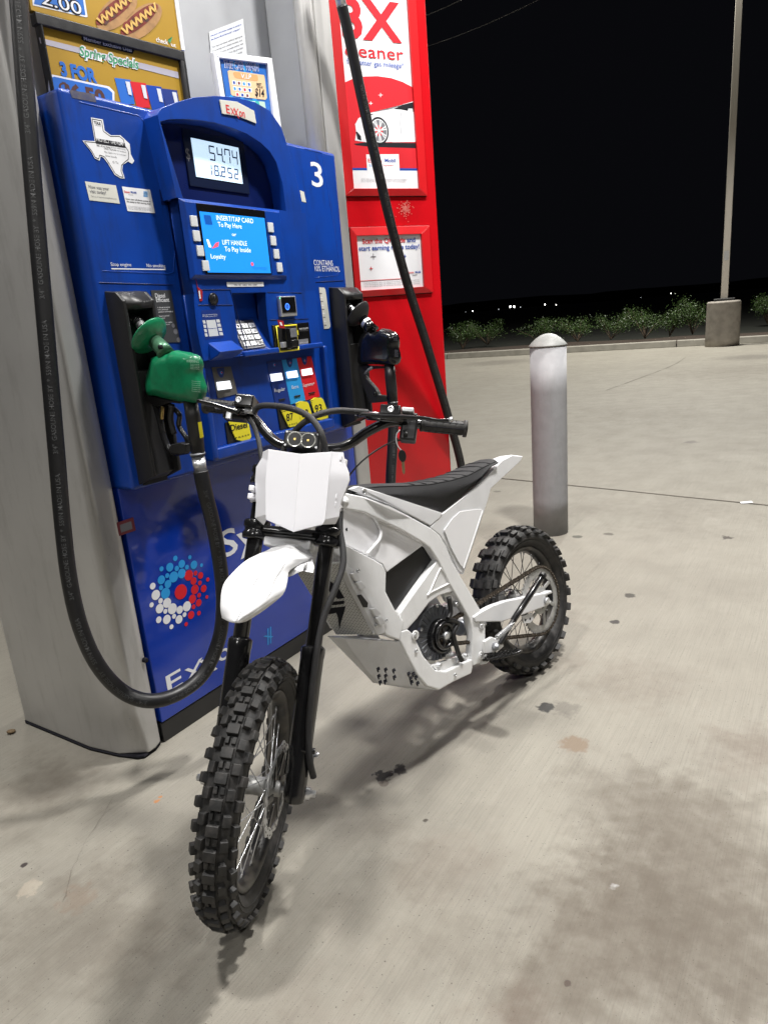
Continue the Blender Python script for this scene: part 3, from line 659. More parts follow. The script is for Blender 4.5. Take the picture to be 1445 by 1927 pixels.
# brand badge on the hood
mb = MB(); bx0, bz1 = U(412, 188); bx1, _ = U(476, 200); _, bz0 = U(412, 213)
nb = [(bx0, bz1), (bx0+.5*(bx1-bx0), bz1+.008), (bx1, bz1-.004), (bx1+.003, bz0-.003), (bx0+.5*(bx1-bx0), bz0+.004), (bx0+.004, bz0)]
bo = CO+.001
mb.prism([F(a, bo, c) for a, c in nb], N*.003, M_pwd, .001)
bo2 = bo+.0036
def lg(): exxon(mb, F, bo2, (427, 213), (462, 221), 15, M_inkr)
lg(); mb.build("brand_badge", pump)

# console body around the keypad opening
def zc(px, py): return U(px, py)[1]
kx0, kx1 = U(437, 553)[0], U(502, 552)[0]; kz1, kz0 = zc(440, 551), zc(490, 664)
cx0 = U(354, 466)[0]; cx1 = U(592, 560)[0]; ctop = ctop_; cbot = zc(417, 846); cmid = zc(520, 662)
mb = MB()
def blk(x0, x1, z0, z1, o1=CO, m=M_blue): mb.prism([F(x0, .03, z0), F(x1, .03, z0), F(x1, .03, z1), F(x0, .03, z1)], N*(o1-.03), m)
blk(cx0, cx1, kz1, ctop); blk(cx0, kx0, cmid, kz1); blk(kx1, cx1+.01, cmid, kz1); blk(kx0, kx1, cmid, kz0)
# opening walls and sloping shelf
mb.poly([F(kx0, .05, kz0), F(kx1, .05, kz0), F(kx1, .05, kz1), F(kx0, .05, kz1)], M_blue)
mb.poly([F(kx0, CO-.002, kz0+.004), F(kx1, CO-.002, kz0+.004), F(kx1, .055, kz0+.14), F(kx0, .055, kz0+.14)], M_blue)
# lower grade panel of the console, set back, and its rim
LO = .092
mb.box(F, (cx0-.006, cx1+.05), (.03, LO), (cbot, cmid), M_blue, .004)
mb.box(F, (cx0-.008, cx0+.014), (.03, CO-.01), (cbot-.03, cmid-.02), M_blue, .008); mb.box(F, (cx0-.008, cx1+.062), (.03, CO-.012), (cbot-.035, cbot+.004), M_blue, .008)
mb.box(F, (cx1+.04, cx1+.062), (.03, CO-.012), (cbot, cmid), M_blue, .008)
mb.box(F, (kx0+.012, cx1+.012), (CO-.01, CO+.009), (cmid-.004, cmid+.014), M_blue, .004)   # lip under keypad and reader
for ln in (((372, 545), (433, 545)), ((373, 574), (438, 574)), ((433, 545), (472, 678)), ((503, 550), (567, 551)), ((508, 602), (580, 600))): line_(ln, CO, .0011, M_blued)
mb.build("console", pump)
# keypad
mb = MB(); KPF = Fr(F(0, CO-.002, kz0+.004), S, (N*.136+ZU*.067).normalized(), (ZU*.136-N*.067).normalized())
kc0, kc1 = kx0+.022, kx1-.03
mb.box(KPF, (kc0, kc1), (.0005, .005), (.012, .112), mat("keypad_steel", (.20, .20, .21), .35, .8), .001)
for i in range(3):
    for j in range(4):
        w_ = (kc1-kc0-.012)/3; mb.box(KPF, (kc0+.006+i*w_+.002, kc0+.006+(i+1)*w_-.002), (.005, .0085), (.02+j*.021, .02+j*.021+.016), M_steel, .001)
        letter(mb, "123456789*0#"[(3-j)*3+i], M_ink, lambda u, v: KPF(u, .0088, v), kc0+.006+i*w_+w_*.4, kc0+.006+i*w_+w_*.62, .024+j*.021, .008)
mb.build("keypad", pump)
# screen module with soft keys
SO = CO+.012
mb = MB(); sx0, sz1 = F.uv(343, 374, SO); sx1, _ = F.uv(527, 378, SO); _, sz0 = F.uv(378, 523, SO)
mb.hexa([F(sx0-.004, CO, sz0-.004), F(sx1+.004, CO, sz0-.004), F(sx1+.004, CO, sz1+.004), F(sx0-.004, CO, sz1+.004), F(sx0+.008, SO, sz0+.008), F(sx1-.008, SO, sz0+.008), F(sx1-.008, SO, sz1-.006), F(sx0+.008, SO, sz1-.006)], M_blue, .002)
mb.build("screen_surround", pump)
mb = MB(); qx0, qz1 = F.uv(374, 398, SO); qx1, _ = F.uv(495, 400, SO); _, qz0 = F.uv(405, 513, SO)
mb.box(F, (qx0-.006, qx1+.006), (SO-.002, SO+.003), (qz0-.004, qz1+.022), M_bag, .001); mb.box(F, (qx0, qx1), (SO+.0, SO+.0036), (qz0, qz1), M_scr)
so = SO+.0044; W_ = qx1-qx0; H_ = qz1-qz0
def ST(st, u0, u1, v, h, m=M_scrw, b=.012): letter(mb, st, m, lambda u, v_: F(u, so, v_), qx0+W_*u0, qx0+W_*u1, qz0+H_*v, H_*h, b)
ST("INSERT/TAP CARD", .23, .80, .885, .080, b=.004); ST("To Pay Here", .24, .60, .775, .080, b=.004); ST("or", .43, .50, .635, .06, b=.004); ST("LIFT HANDLE", .27, .65, .48, .080, b=.004); ST("To Pay Inside", .29, .70, .365, .080, b=.004)
ST("Loyalty", .07, .29, .235, .075, b=.004); ST("Synergy", .70, .94, .08, .05, M_scr, 0)
letter(mb, "Synergy", M_cyan, lambda u, v_: F(u, so, v_), qx0+W_*.72, qx0+W_*.95, qz0+H_*.075, H_*.05, .0)
mb.poly([F(qx0+W_*.06, so, qz0+H_*.42), F(qx0+W_*.10, so, qz0+H_*.42), F(qx0+W_*.07, so, qz0+H_*.55), F(qx0+W_*.04, so, qz0+H_*.55)], M_scrw)
mb.poly([F(qx0+W_*.10, so, qz0+H_*.40), F(qx0+W_*.20, so, qz0+H_*.44), F(qx0+W_*.22, so, qz0+H_*.52), F(qx0+W_*.17, so, qz0+H_*.50)], M_scrr)
mb.poly([F(qx0+W_*.06, so, qz0+H_*.80), F(qx0+W_*.16, so, qz0+H_*.80), F(qx0+W_*.15, so, qz0+H_*.95), F(qx0+W_*.05, so, qz0+H_*.95)], mat("screen_dark_blue", (.01, .1, .4), .3, emis=.3, ecol=(.01, .08, .5)))
DISC(mb, F, so, 475, 497, .006, M_scrr, 12)
mb.build("card_screen", pump)
for sx_, ln in ((0, ((366, 416), (371, 444), (378, 472), (388, 500))), (1, ((510, 428), (515, 453), (521, 478), (527, 503)))):
    for px, py in ln:
        mb = MB(); u, v = F.uv(px, py, SO+.003); mb.box(F, (u-.0125, u+.0125), (SO-.001, SO+.004), (v-.0145, v+.0145), M_btn, .0015); mb.build("soft_key", pump)
# label under the screen
mb = MB(); RB(mb, F, (427, 531), (497, 539), CO+.0004, CO+.0016, M_pw); T(mb, F, CO+.002, "VISA  MC  AMEX  DISC  DEBIT", (441, 537), (485, 538), 3, M_inkg, .01); mb.build("card_brand_label", pump)
# lock, instruction label, receipt tray
mb = MB(); p = F.at(401, 563, CO); mb.lathe(p, N, [(.018, 0), (.018, .004), (.0165, .006), (.013, .004), (.012, .007), (.0005, .007)], mat("lock_metal", (.07, .07, .075), .35, .9), 26); u, v = F.uv(401, 563, CO)
mb.box(F, (u-.0018, u+.0018), (CO+.006, CO+.0076), (v-.006, v+.006), M_ink); mb.build("lock", pump)
mb = MB(); z6 = lambda x, y: (330+x/4.661, 510+y/4.661)
def q6(a, b_, c, d, m, off=CO+.0006): PF(mb, F, off, [z6(*a), z6(*b_), z6(*c), z6(*d)], m)
RB(mb, F, z6(228, 345), z6(425, 585), CO+.0001, CO+.0004, M_bluestrip)
q6((272, 432), (352, 428), (383, 568), (300, 574), M_btn)
for k in range(4):
    q6((240+k*6, 433+k*38), (263+k*6, 432+k*38), (270+k*6, 460+k*38), (248+k*6, 462+k*38), M_btn); q6((358+k*9, 425+k*37), (388+k*9, 424+k*37), (396+k*9, 451+k*37), (366+k*9, 453+k*37), M_btn)
T(mb, F, CO+.001, "The screen shows", z6(290, 508), z6(365, 504), 2, M_inkb, .02); T(mb, F, CO+.001, "Alternate selection buttons", z6(240, 388), z6(370, 385), 2, M_inkw); T(mb, F, CO+.001, "for screen prompts shown", z6(243, 402), z6(372, 399), 2, M_inkw)
mb.build("instruction_label", pump)
mb = MB(); tx0, tz1 = U(392, 641); tx1, _ = U(437, 639); _, tz0 = U(408, 667)
tx1 = tx0+(tx1-tx0)
mb.hexa([F(tx0, CO-.01, tz1), F(tx1, CO-.01, tz1), F(tx1, CO+.045, tz1-.035), F(tx0, CO+.045, tz1-.035), F(tx0, CO-.01, tz0-.018), F(tx1, CO-.01, tz0-.018), F(tx1, CO+.03, tz0-.004), F(tx0, CO+.03, tz0-.004)], M_blue, .003)
mb.build("receipt_tray", pump)
# contactless reader and card slot
mb = MB(); rx0, rz1 = U(521, 558); rx1, _ = U(551, 558); _, rz0 = U(531, 596)
mb.box(F, (rx0, rx1), (CO-.002, CO+.012), (rz0, rz1), M_steel, .002); mb.box(F, (rx0+.006, rx1-.006), (CO+.0121, CO+.0135), (rz0+.012, rz1-.004), M_bag)
DISC(mb, F, CO+.0141, 541, 577, .011, M_ledb, 18); DISC(mb, F, CO+.0143, 541, 577, .008, M_bag, 18)
u, v = F.uv(541, 577, CO+.0146); letter(mb, "))", M_ledb, lambda a, c: F(a, CO+.0146, c), u-.004, u+.005, v-.004, .009); DISC(mb, F, CO+.0143, 527, 561, .0022, M_ledg, 8)
mb.build("contactless_reader", pump)
mb = MB(); x0, z1 = U(511, 612); x1, _ = U(580, 608); _, z0 = U(520, 664)
mb.box(F, (x0, x1), (CO-.002, CO+.003), (z0, z1), M_bag, .001)
T(mb, F, CO+.0036, "YOUR SECURITY", z6(1088, 515), z6(1168, 508), 3, M_inkw, .01); T(mb, F, CO+.0036, "MATTERS TO US", z6(1095, 530), z6(1165, 524), 2, M_inkg); RB(mb, F, z6(1050, 605), z6(1172, 665), CO+.0032, CO+.0036, M_inkg)
RB(mb, F, z6(1050, 520), z6(1082, 560), CO+.0032, CO+.0037, M_yel)
T(mb, F, CO+.004, "Check seal before use", z6(1055, 640), z6(1165, 625), 2.4, M_inkw)
mb.build("reader_plate", pump)
mb = MB(); a = U(517, 615); c = U(554, 613); d = U(523, 662)
fx0, fx1, fz0, fz1 = a[0], c[0], d[1], a[1]
ring = [(fx0, fz0), (fx1, fz0), (fx1, fz1), (fx0, fz1)]
mb.tube([F(x, CO+.008, z) for x, z in ring+ring[:2]], .0035, M_yel, 8); mb.box(F, (fx0+.003, fx1-.003), (CO+.003, CO+.010), (fz0+.003, fz1-.003), M_blackp, .001)
mb.box(F, (fx0+.004, fx0+.026), (CO+.01, CO+.022), (fz0+.012, fz0+.03), M_steel, .002); mb.box(F, (fx0+.044, fx1-.006), (CO+.01, CO+.018), (fz0+.010, fz0+.034), M_blackm, .003)
mb.box(F, (fx0+.024, fx0+.043), (CO+.008, CO+.03), (fz0+.006, fz1-.006), M_bag, .004); mb.box(F, (fx0+.046, fx1-.006), (CO+.01, CO+.013), (fz0+.042, fz1-.01), M_grayp, .001)
DISC(mb, F, CO+.014, 543, 632, .003, M_ledg, 10)
mb.build("card_reader", pump)
M_tag = mat("red_tag", (.35, .015, .02), .4)
for P_ in ([(522, 602), (533, 604), (536, 618), (526, 617)], ): 
    mb = MB(); PR(mb, F, CO+.031, .001, P_, M_tag); PF(mb, F, CO+.0325, [(526, 606), (530, 606.5), (532, 613), (528, 612)], M_pw); mb.build("seal_sticker", pump)
mb = MB(); PR(mb, F, CO+.001, .001, [(368, 522), (372, 540), (381, 547), (381, 566), (376, 567), (372, 545)], M_tag); PF(mb, F, CO+.0024, [(374, 547), (376.5, 547), (378.5, 562), (376, 562)], M_pw); mb.build("seal_sticker", pump)

# grade selectors: strips, lit windows and octane labels
L2 = LO+.001
def strip(quad, m, badge, win, name, npos, slot, lab):
    mb = MB(); PR(mb, F, L2-.0005, .0015, [z6(*p) for p in quad], m)
    if badge:
        bu, bv = F.uv(*z6(*badge), L2+.002); mb.poly([F(bu+.016*math.cos(t), L2+.0016, bv+.014+.030*math.sin(t)) for t in [math.pi+math.pi*k/10 for k in range(11)]], M_bluestrip)
        DISC(mb, F, L2+.0021, *z6(badge[0]+3, badge[1]+2), .0055, M_cyan, 10); DISC(mb, F, L2+.0024, *z6(badge[0]+6, badge[1]+1), .003, M_inkr, 10)
    if name: T(mb, F, L2+.002, name, z6(*npos[0]), z6(*npos[1]), npos[2], M_inkw, .0)
    if slot: PR(mb, F, L2+.001, .003, [z6(slot[0]-25, slot[1]+5), z6(slot[0]+25, slot[1]-5), z6(slot[0]+29, slot[1]+8), z6(slot[0]-22, slot[1]+17)], M_blackp, .001)
    o = mb.build("grade_strip", pump, label=lab)
    mb = MB(); mb.prism([F.at(*z6(*p), L2+.003) for p in win], N*.003, M_btnlit, .001); mb.build("lit_button", pump)
strip([(318, 845), (485, 838), (545, 1075), (372, 1120)], M_gstrip, (402, 890), [(360, 975), (475, 963), (492, 1030), (372, 1046)], None, None, None, "grey brown diesel strip")
strip([(800, 795), (930, 782), (1010, 1165), (880, 1180)], M_bluestrip, (866, 822), [(830, 905), (928, 893), (942, 955), (842, 970)], "Regular", ((872, 1062), (965, 1048), 6.6), (932, 1120), "dark blue regular grade strip")
strip([(932, 780), (1062, 766), (1140, 1135), (1008, 1170)], M_cyan, (1004, 805), [(972, 886), (1062, 872), (1075, 930), (985, 942)], "Extra", ((1024, 1034), (1082, 1026), 6.6), (1066, 1090), "sky blue extra grade strip")
strip([(1064, 764), (1190, 746), (1265, 1100), (1142, 1134)], mat("grade_strip_red", (.62, .012, .02), .4), (1134, 785), [(1103, 866), (1190, 850), (1202, 906), (1114, 920)], "Supreme+", ((1122, 1016), (1224, 1000), 6.6), (1193, 1063), "red supreme grade strip")
def octane(outline, num, npos, press, lab, off=L2+.004):
    mb = MB(); mb.prism([F.at(*z6(*p), off) for p in outline], N*.004, M_yel, .001)
    T(mb, F, off+.0046, num, z6(*npos[0]), z6(*npos[1]), npos[2], M_ink, .02)
    if press: T(mb, F, off+.0046, "P R E S S", z6(*press[0]), z6(*press[1]), 2.6, M_ink, .02)
    if press and num != "Diesel": T(mb, F, off+.0046, "MINIMUM OCTANE RATING", z6(outline[0][0]+12, outline[0][1]+20), z6(outline[1][0]-10, outline[1][1]+16), 1.8, M_ink, .02); T(mb, F, off+.0046, "(R+M)/2 METHOD", z6(outline[0][0]+24, outline[0][1]+36), z6(outline[1][0]-24, outline[1][1]+33), 1.8, M_ink, .02)
    mb.build("octane_label", pump, label=lab)
octane([(912, 1200), (1048, 1190), (1062, 1200), (1098, 1335), (1080, 1352), (1000, 1372), (985, 1360)], "87", ((978, 1316), (1040, 1305), 13.5), ((980, 1358), (1070, 1342)), "yellow label reading 87")
octane([(1050, 1160), (1090, 1140), (1150, 1148), (1165, 1165), (1205, 1300), (1190, 1322), (1120, 1342), (1100, 1330)], "89", ((1112, 1285), (1170, 1272), 13.5), ((1120, 1326), (1190, 1312)), "yellow label reading 89")
octane([(1180, 1135), (1215, 1110), (1275, 1112), (1292, 1130), (1345, 1270), (1335, 1290), (1265, 1308), (1232, 1300)], "93", ((1228, 1240), (1290, 1228), 13.5), ((1255, 1290), (1325, 1275)), "yellow label reading 93")
octane([(455, 1310), (560, 1280), (640, 1345), (662, 1455), (650, 1475), (580, 1492), (530, 1480), (520, 1465)], "Diesel", ((490, 1405), (635, 1372), 12), ((530, 1472), (650, 1440)), "yellow diesel label")
mb = MB(); RB(mb, F, z6(440, 1330), z6(625, 1560), L2, L2+.003, M_blackp); mb.build("label_backing", pump)
mb = MB(); PR(mb, F, L2, .003, [z6(890, 1205), z6(915, 1200), z6(990, 1370), z6(925, 1420)], M_blackp); mb.build("label_backing", pump); mb = MB(); PR(mb, F, L2, .003, [z6(1190, 1350), z6(1350, 1290), z6(1352, 1325), z6(1240, 1370)], mat("grade_strip_red", (.5, .01, .02))); mb.build("label_backing", pump)

# nozzle boots
def boot(sl, sr, zt, zb, depth, lab):
    mb = MB(); o0, o1 = UO-.01, UO+depth
    t_ = .012
    prof = [(o0, zb), (o1, zb+.03), (o1, zt-.03), (o1-.025, zt-.006), (o1-.07, zt), (o0, zt)]
    for a, c in ((sl, sl+t_), (sr-t_, sr)): mb.prism([F(a, y, z) for y, z in prof], S*(c-a), M_blackp, .004)
    mb.prism([F(sl+t_-.002, y, z) for y, z in ((o0, zt-.001), (o1-.07, zt-.001), (o1-.025, zt-.007), (o1, zt-.031), (o1, zt-.05), (o1-.04, zt-.055), (o0, zt-.08))], S*(sr-sl-2*t_+.004), M_blackp)
    mb.box(F, (sl+t_, sr-t_), (o0, UO+.012), (zb, zt-.02), M_blackp)
    mb.prism([F(sl+t_-.002, y, z) for y, z in ((o0, zb), (o1-.02, zb+.03), (o1-.03, zb+.15), (o0+.05, zb+.32), (o0, zb+.32))], S*(sr-sl-2*t_+.004), M_blackp, .004)
    return mb.build("nozzle_boot", pump, label=lab)
D1 = .068
b1l = F.uv(233, 575, UO+D1)[0]; b1r = F.uv(293, 572, UO+D1)[0]; b1t = F.uv(233, 566, UO+D1)[1]+.03; b1b = F.uv(290, 905, UO+D1)[1]-.02
boot(b1l, b1r, b1t, b1b, D1, "black moulded boot holding the green nozzle")
b2l = F.uv(648, 560, UO+D1)[0]; b2r = F.uv(684, 562, UO+D1)[0]
boot(b2l, max(b2r, b2l+.10), F.uv(648, 553, UO+D1)[1]+.03, F.uv(690, 800, UO+D1)[1]+.0, D1, "black moulded boot holding the black nozzle")
print("BOOT", b1l, b1r, b1t, b1b, b2l, b2r)

# ---------------------------------------------------------------- nozzles and hoses
def hose_text(mb, path, rad, start, flip, cam_side, n, step=.24, size=.0105):
    """printing along a hose, on the side that faces away from the dispenser"""
    L_ = [0]
    for a, c in zip(path, path[1:]): L_.append(L_[-1]+(c-a).length)
    def at(s_):
        for i in range(len(L_)-1):
            if L_[i+1] >= s_: break
        t = (s_-L_[i])/max(1e-6, L_[i+1]-L_[i]); p = path[i].lerp(path[i+1], t); d = (path[i+1]-path[i]).normalized(); return p, d
    st = "3/4\"  GASOLINE HOSE BY  *  559N MADE IN USA"
    V, F_ = textmesh(st, .01); w_ = max(v[0] for v in V); k = mb.mi(mat("hose_print", (.058, .060, .062), .6)); sc = size/caph(); total = L_[-1]
    s0 = start
    while s0+w_*sc < total-.03 and n > 0:
        vs = []
        for x, y in V:
            ss = s0+(x*sc if not flip else (w_-x)*sc); p, d = at(ss); nn = (cam_side-d*cam_side.dot(d)).normalized(); b = nn.cross(d)
            a = (y*sc-size/2)/rad; vs.append(mb.bm.verts.new(p+(nn*math.cos(a)+b*math.sin(a))*(rad+.0006)))
        for f in F_:
            try: q = mb.bm.faces.new([vs[i] for i in f]); q.material_index = k
            except ValueError: pass
        s0 += w_*sc+.05; n -= 1
def outline_solid(mb, NF, s0, half, pts_, m, bevel):
    P = [NF.at(px, py, s0) for px, py in pts_]; mb.prism([p-S*half for p in P], S*2*half, m, bevel, 3)
NF = Fr(P0, N, S, ZU)
HOSE_R = .0205
# green nozzle
s1 = b1l+.052
noz = empty("fuel_nozzle", NF.at(340, 700, s1), 0, label="diesel nozzle in a green vinyl cover hanging in its boot, with its long looping hose", category="fuel nozzle")
z3q = z3
mb = MB(); sp = [NF.at(*z3(225, 430), s1), NF.at(*z3(300, 465), s1), NF.at(*z3(400, 560), s1), NF.at(*z3(500, 670), s1)]
mb.tube([sp[0]-(sp[1]-sp[0])*.6, sp[0], sp[1]], .0135, M_blackm, 16); mb.tube([sp[1], sp[2], sp[3]], .0125, M_steel, 20)
for t in (.05, .25, .62): 
    p = sp[1].lerp(sp[2], t); d = (sp[2]-sp[1]).normalized(); mb.lathe(p, d, [(.0125, -.003), (.0155, -.002), (.0155, .002), (.0125, .003)], M_blackm, 20)
mb.build("spout", noz)
d = (sp[3]-sp[1]).normalized(); gc = NF.at(*z3(430, 610), s1)
mb = MB(); mb.lathe(gc, (d*.9+S*.1), [(.014, .012), (.030, .010), (.050, .0), (.057, -.008), (.058, -.011), (.055, -.012), (.030, -.004), (.014, -.002)], M_green, 40); mb.build("splash_guard", noz)
mb = MB(); mb.tube([gc+d*.012, NF.at(*z3(520, 700), s1), NF.at(*z3(560, 760), s1)], [.019, .021, .024], mat("collar_green", (.08, .20, .12), .35, .4), 20)
mb.lathe(NF.at(*z3(555, 680), s1+.0)-S*.0+NF.y*-.02, NF.y*-1, [(.006, -.004), (.006, .004), (.001, .004)], M_ink, 12); mb.build("collar", noz)
def cover(pts_, s0, half, m, taper=.55, rings=9):
    """a soft cover: outline in the nozzle's plane, bulged through its thickness"""
    P = [NF.at(px, py, s0) for px, py in pts_]; c = sum(P, Vector())/len(P); Rg = []
    P = spline(P+[P[0]], 4)[:-1]
    rn = random.Random(5)
    for k in range(rings):
        t = -1+2*k/(rings-1); sc = 1-(1-taper)*abs(t)**3.0
        Rg.append([c+(p-c)*(sc*(1+rn.uniform(-.012, .012)))+S*half*t for p in P])
    return Rg
mb = MB(); mb.loft(cover([z3(*p) for p in ((455, 770), (520, 745), (600, 735), (640, 715), (770, 742), (815, 770), (838, 830), (835, 910), (868, 1030), (862, 1110), (830, 1150), (740, 1150), (600, 1125), (480, 1095), (412, 1085), (402, 970), (430, 860))], s1, .033, M_green), M_green)
mf = MB()
fo = lambda off: s1-.0335
mb2 = MB()
mb.build("vinyl_cover", noz)
# print on the cover: sits on its side face
def sideprint(txts, name, par, s0, off, m):
    for st, a, c, h in txts: 
        mb = MB()
        A_, B_, T_ = NF.at(*a, s0-off), NF.at(*c, s0-off), NF.at(a[0], a[1]-h, s0-off); V, F_ = textmesh(st, .015); wx = max(v[0] for v in V); k = mb.mi(m); up = (T_-A_); up = up-(B_-A_).normalized()*up.dot((B_-A_).normalized())
        vs = [mb.bm.verts.new(A_+(B_-A_)*(x/wx)+up*(y/caph())) for x, y in V]
        for f in F_:
            try: q = mb.bm.faces.new([vs[i] for i in f]); q.material_index = k
            except ValueError: pass
        mb.build(name, par)
wm = mat("cover_print", (.35, .55, .42), .5)
sideprint([("WARNING", z3(722, 815), z3(828, 820), 5)] + [("Fill containers on the ground only", z3(755, 832+k*13), z3(832, 836+k*13), 1.6) for k in range(4)] +
          [("Do not leave nozzle", z3(768, 975+k*17), z3(842, 982+k*17), 1.7) for k in range(6)], "cover_print", noz, s1, .0338, wm)
mb = MB(); hp = [NF.at(*z3(752, 1120), s1), NF.at(*z3(778, 1280), s1), NF.at(*z3(800, 1420), s1), NF.at(*z3(820, 1580), s1)]
mb.tube(hp, [.0185, .0195, .020, .0185], M_blackp, 24); mb.build("handle", noz)
mb = MB(); mb.prism([NF.at(*z3(*p), s1-.0205) for p in ((818, 1320), (848, 1315), (865, 1445), (838, 1455))], S*.001, M_yel); 
mb.build("warning_label", noz, label="small yellow warning label on the black handle")
mb = MB()
outline_solid(mb, NF, s1, .011, [z3(*p) for p in ((425, 1085), (560, 1120), (700, 1135), (700, 1160), (600, 1150), (500, 1180), (440, 1160))], M_blackp, .003)
mb.tube([NF.at(*z3(*p), s1) for p in ((440, 1110), (500, 1300), (530, 1440), (600, 1570), (730, 1560))], .009, M_blackm, 12, 6)
mb.tube([NF.at(*z3(*p), s1+.005) for p in ((560, 1160), (660, 1250), (660, 1350), (720, 1450), (735, 1500))], .007, M_blackm, 10, 6)
outline_solid(mb, NF, s1, .013, [z3(*p) for p in ((600, 1540), (620, 1500), (700, 1485), (740, 1500), (745, 1575), (620, 1580))], M_blackp, .003)
mb.tube([NF.at(*z3(*p), s1-.012) for p in ((520, 1190), (515, 1290))], .005, M_brass, 10)
mb.tube([NF.at(*z3(*p), s1-.006) for p in ((600, 1170), (590, 1300), (620, 1420))], .008, M_blackp, 10, 5)
mb.build("trigger_guard", noz)
mb = MB(); mb.tube([NF.at(*z3(815, 1575), s1), NF.at(*z3(820, 1600), s1)], .0205, M_grayp, 24); mb.tube([NF.at(*z3(820, 1605), s1), NF.at(*z3(845, 1745), s1)], .0178, M_steel, 24); mb.build("swivel", noz)
hs = NF.at(*z3(842, 1730), s1); oS = (hs-P0).dot(N)
print("nozzle o", oS, "handle", [(p-P0).dot(N) for p in hp], 's1', s1)
def Lp(l): return [F.at(x, y, o) for x, y, o in l]
o1 = oS
path = [hs]+Lp([(386, 925, o1+.005), (402, 990, o1+.005), (414, 1060, o1), (420, 1130, o1-.01), (413, 1200, o1-.03), (385, 1265, o1-.05), (340, 1303, o1-.07), (285, 1319, o1-.09), (232, 1302, .13), (185, 1252, .11), (152, 1180, .09), (131, 1090, .075), (118, 980, .065), (107, 850, .06), (94, 700, .055), (80, 540, .05), (66, 380, .045), (51, 200, .045), (36, 0, .045)])
path.append(path[-1]+(path[-1]-path[-2]))
path = spline(path, 8)
mb = MB(); mb.tube(path, HOSE_R, M_hose, 20); hose_text(mb, path, HOSE_R, 0.05, False, (N-S*.75+ZU*.15).normalized(), 12)
mb.build("hose", noz)

# black nozzle
s2 = b2l+.055; z4b = lambda x, y: (600+x/6.425, 500+y/6.425)
noz2 = empty("fuel_nozzle", NF.at(700, 680, s2), 0, label="gasoline nozzle in a glossy black cover hanging in its boot, with its black hose", category="fuel nozzle")
mb = MB(); sp = [NF.at(*z4b(330, 440), s2), NF.at(*z4b(370, 500), s2), NF.at(*z4b(470, 580), s2), NF.at(*z4b(560, 680), s2)]
mb.tube(sp, .0115, M_steel, 20)
for t in (.0, .3, .7): 
    p = sp[1].lerp(sp[2], t); d = (sp[2]-sp[1]).normalized(); mb.lathe(p, d, [(.0115, -.002), (.0135, -.0015), (.0135, .0015), (.0115, .002)], M_blackm, 20)
mb.build("spout", noz2)
d = (sp[3]-sp[1]).normalized(); gc = NF.at(*z4b(500, 610), s2)
mb = MB(); mb.lathe(gc, d*.95+S*.05, [(.014, .018), (.030, .014), (.048, .0), (.056, -.012), (.057, -.015), (.054, -.015), (.030, .002), (.014, .006)], M_blackp, 40); mb.build("splash_guard", noz2)
mb = MB(); mb.tube([gc+d*.012, NF.at(*z4b(600, 730), s2), NF.at(*z4b(660, 800), s2)], [.019, .022, .026], M_bag, 20); mb.lathe(NF.at(*z4b(565, 690), s2), d, [(.0215, -.004), (.0225, -.002), (.0225, .008), (.0215, .010)], M_steel, 24); mb.build("collar", noz2)
mb = MB(); mb.loft(cover([z4b(*p) for p in ((520, 860), (600, 770), (700, 800), (770, 760), (850, 775), (930, 820), (958, 890), (955, 1000), (975, 1130), (950, 1190), (890, 1205), (760, 1195), (640, 1190), (500, 1190), (490, 1050), (500, 940))], s2, .036, M_bag, .6), M_bag); mb.build("vinyl_cover", noz2)
sideprint([("WARNING", z4b(890, 862), z4b(945, 862), 3.6)] + [("Do not leave nozzle unattended", z4b(905, 880+k*12), z4b(950, 882+k*12), 1.3) for k in range(3)] + [("No smoking stop engine", z4b(915, 1025+k*15), z4b(958, 1027+k*15), 1.5) for k in range(6)], "cover_print", noz2, s2, .0367, M_inkg)
mb = MB(); hp2 = [NF.at(*z4b(850, 1180), s2), NF.at(*z4b(865, 1350), s2), NF.at(*z4b(880, 1500), s2), NF.at(*z4b(890, 1640), s2)]
mb.tube(hp2, [.0195, .021, .021, .020], M_blackp, 24); mb.build("handle", noz2)
mb = MB(); outline_solid(mb, NF, s2, .011, [z4b(*p) for p in ((500, 1190), (640, 1210), (800, 1215), (800, 1240), (700, 1245), (610, 1260), (570, 1310), (600, 1370), (700, 1480), (740, 1560), (830, 1570), (850, 1640), (620, 1660), (590, 1560), (520, 1400), (490, 1260))], M_blackp, .004)
mb.tube([NF.at(*z4b(*p), s2-.012) for p in ((560, 1310), (600, 1260), (650, 1225))], .006, M_grayp, 10); mb.lathe(NF.at(*z4b(680, 1550), s2-.011), -S, [(.006, 0), (.006, .004), (.001, .004)], M_blackm, 12); mb.build("trigger_guard", noz2)
hs2 = hp2[-1]; o2 = (hs2-P0).dot(N); print("nozzle2 o", o2)
path = [hp2[-1]]+Lp([(740, 800, o2), (738, 850, o2), (735, 910, o2), (738, 980, o2-.01), (765, 1040, o2-.03), (810, 1060, o2-.05), (850, 1030, o2-.07), (872, 960, .16), (868, 880, .15), (842, 780, .14), (800, 640, .12), (768, 540, .11), (735, 420, .11), (707, 300, .11), (680, 180, .11), (655, 60, .11), (643, 10, .11)])
path = spline(path, 8)
mb = MB(); mb.tube(path, HOSE_R*.98, M_hose, 20); hose_text(mb, path, HOSE_R*.98, 0.05, False, (N-S*.75+ZU*.15).normalized(), 12); mb.build("hose", noz2)
mb = MB(); a = path[-1]; d = (path[-1]-path[-6]).normalized(); mb.tube([a-d*.01, a+d*.16], .0185, M_steel, 24); mb.build("hose_fitting", noz2)

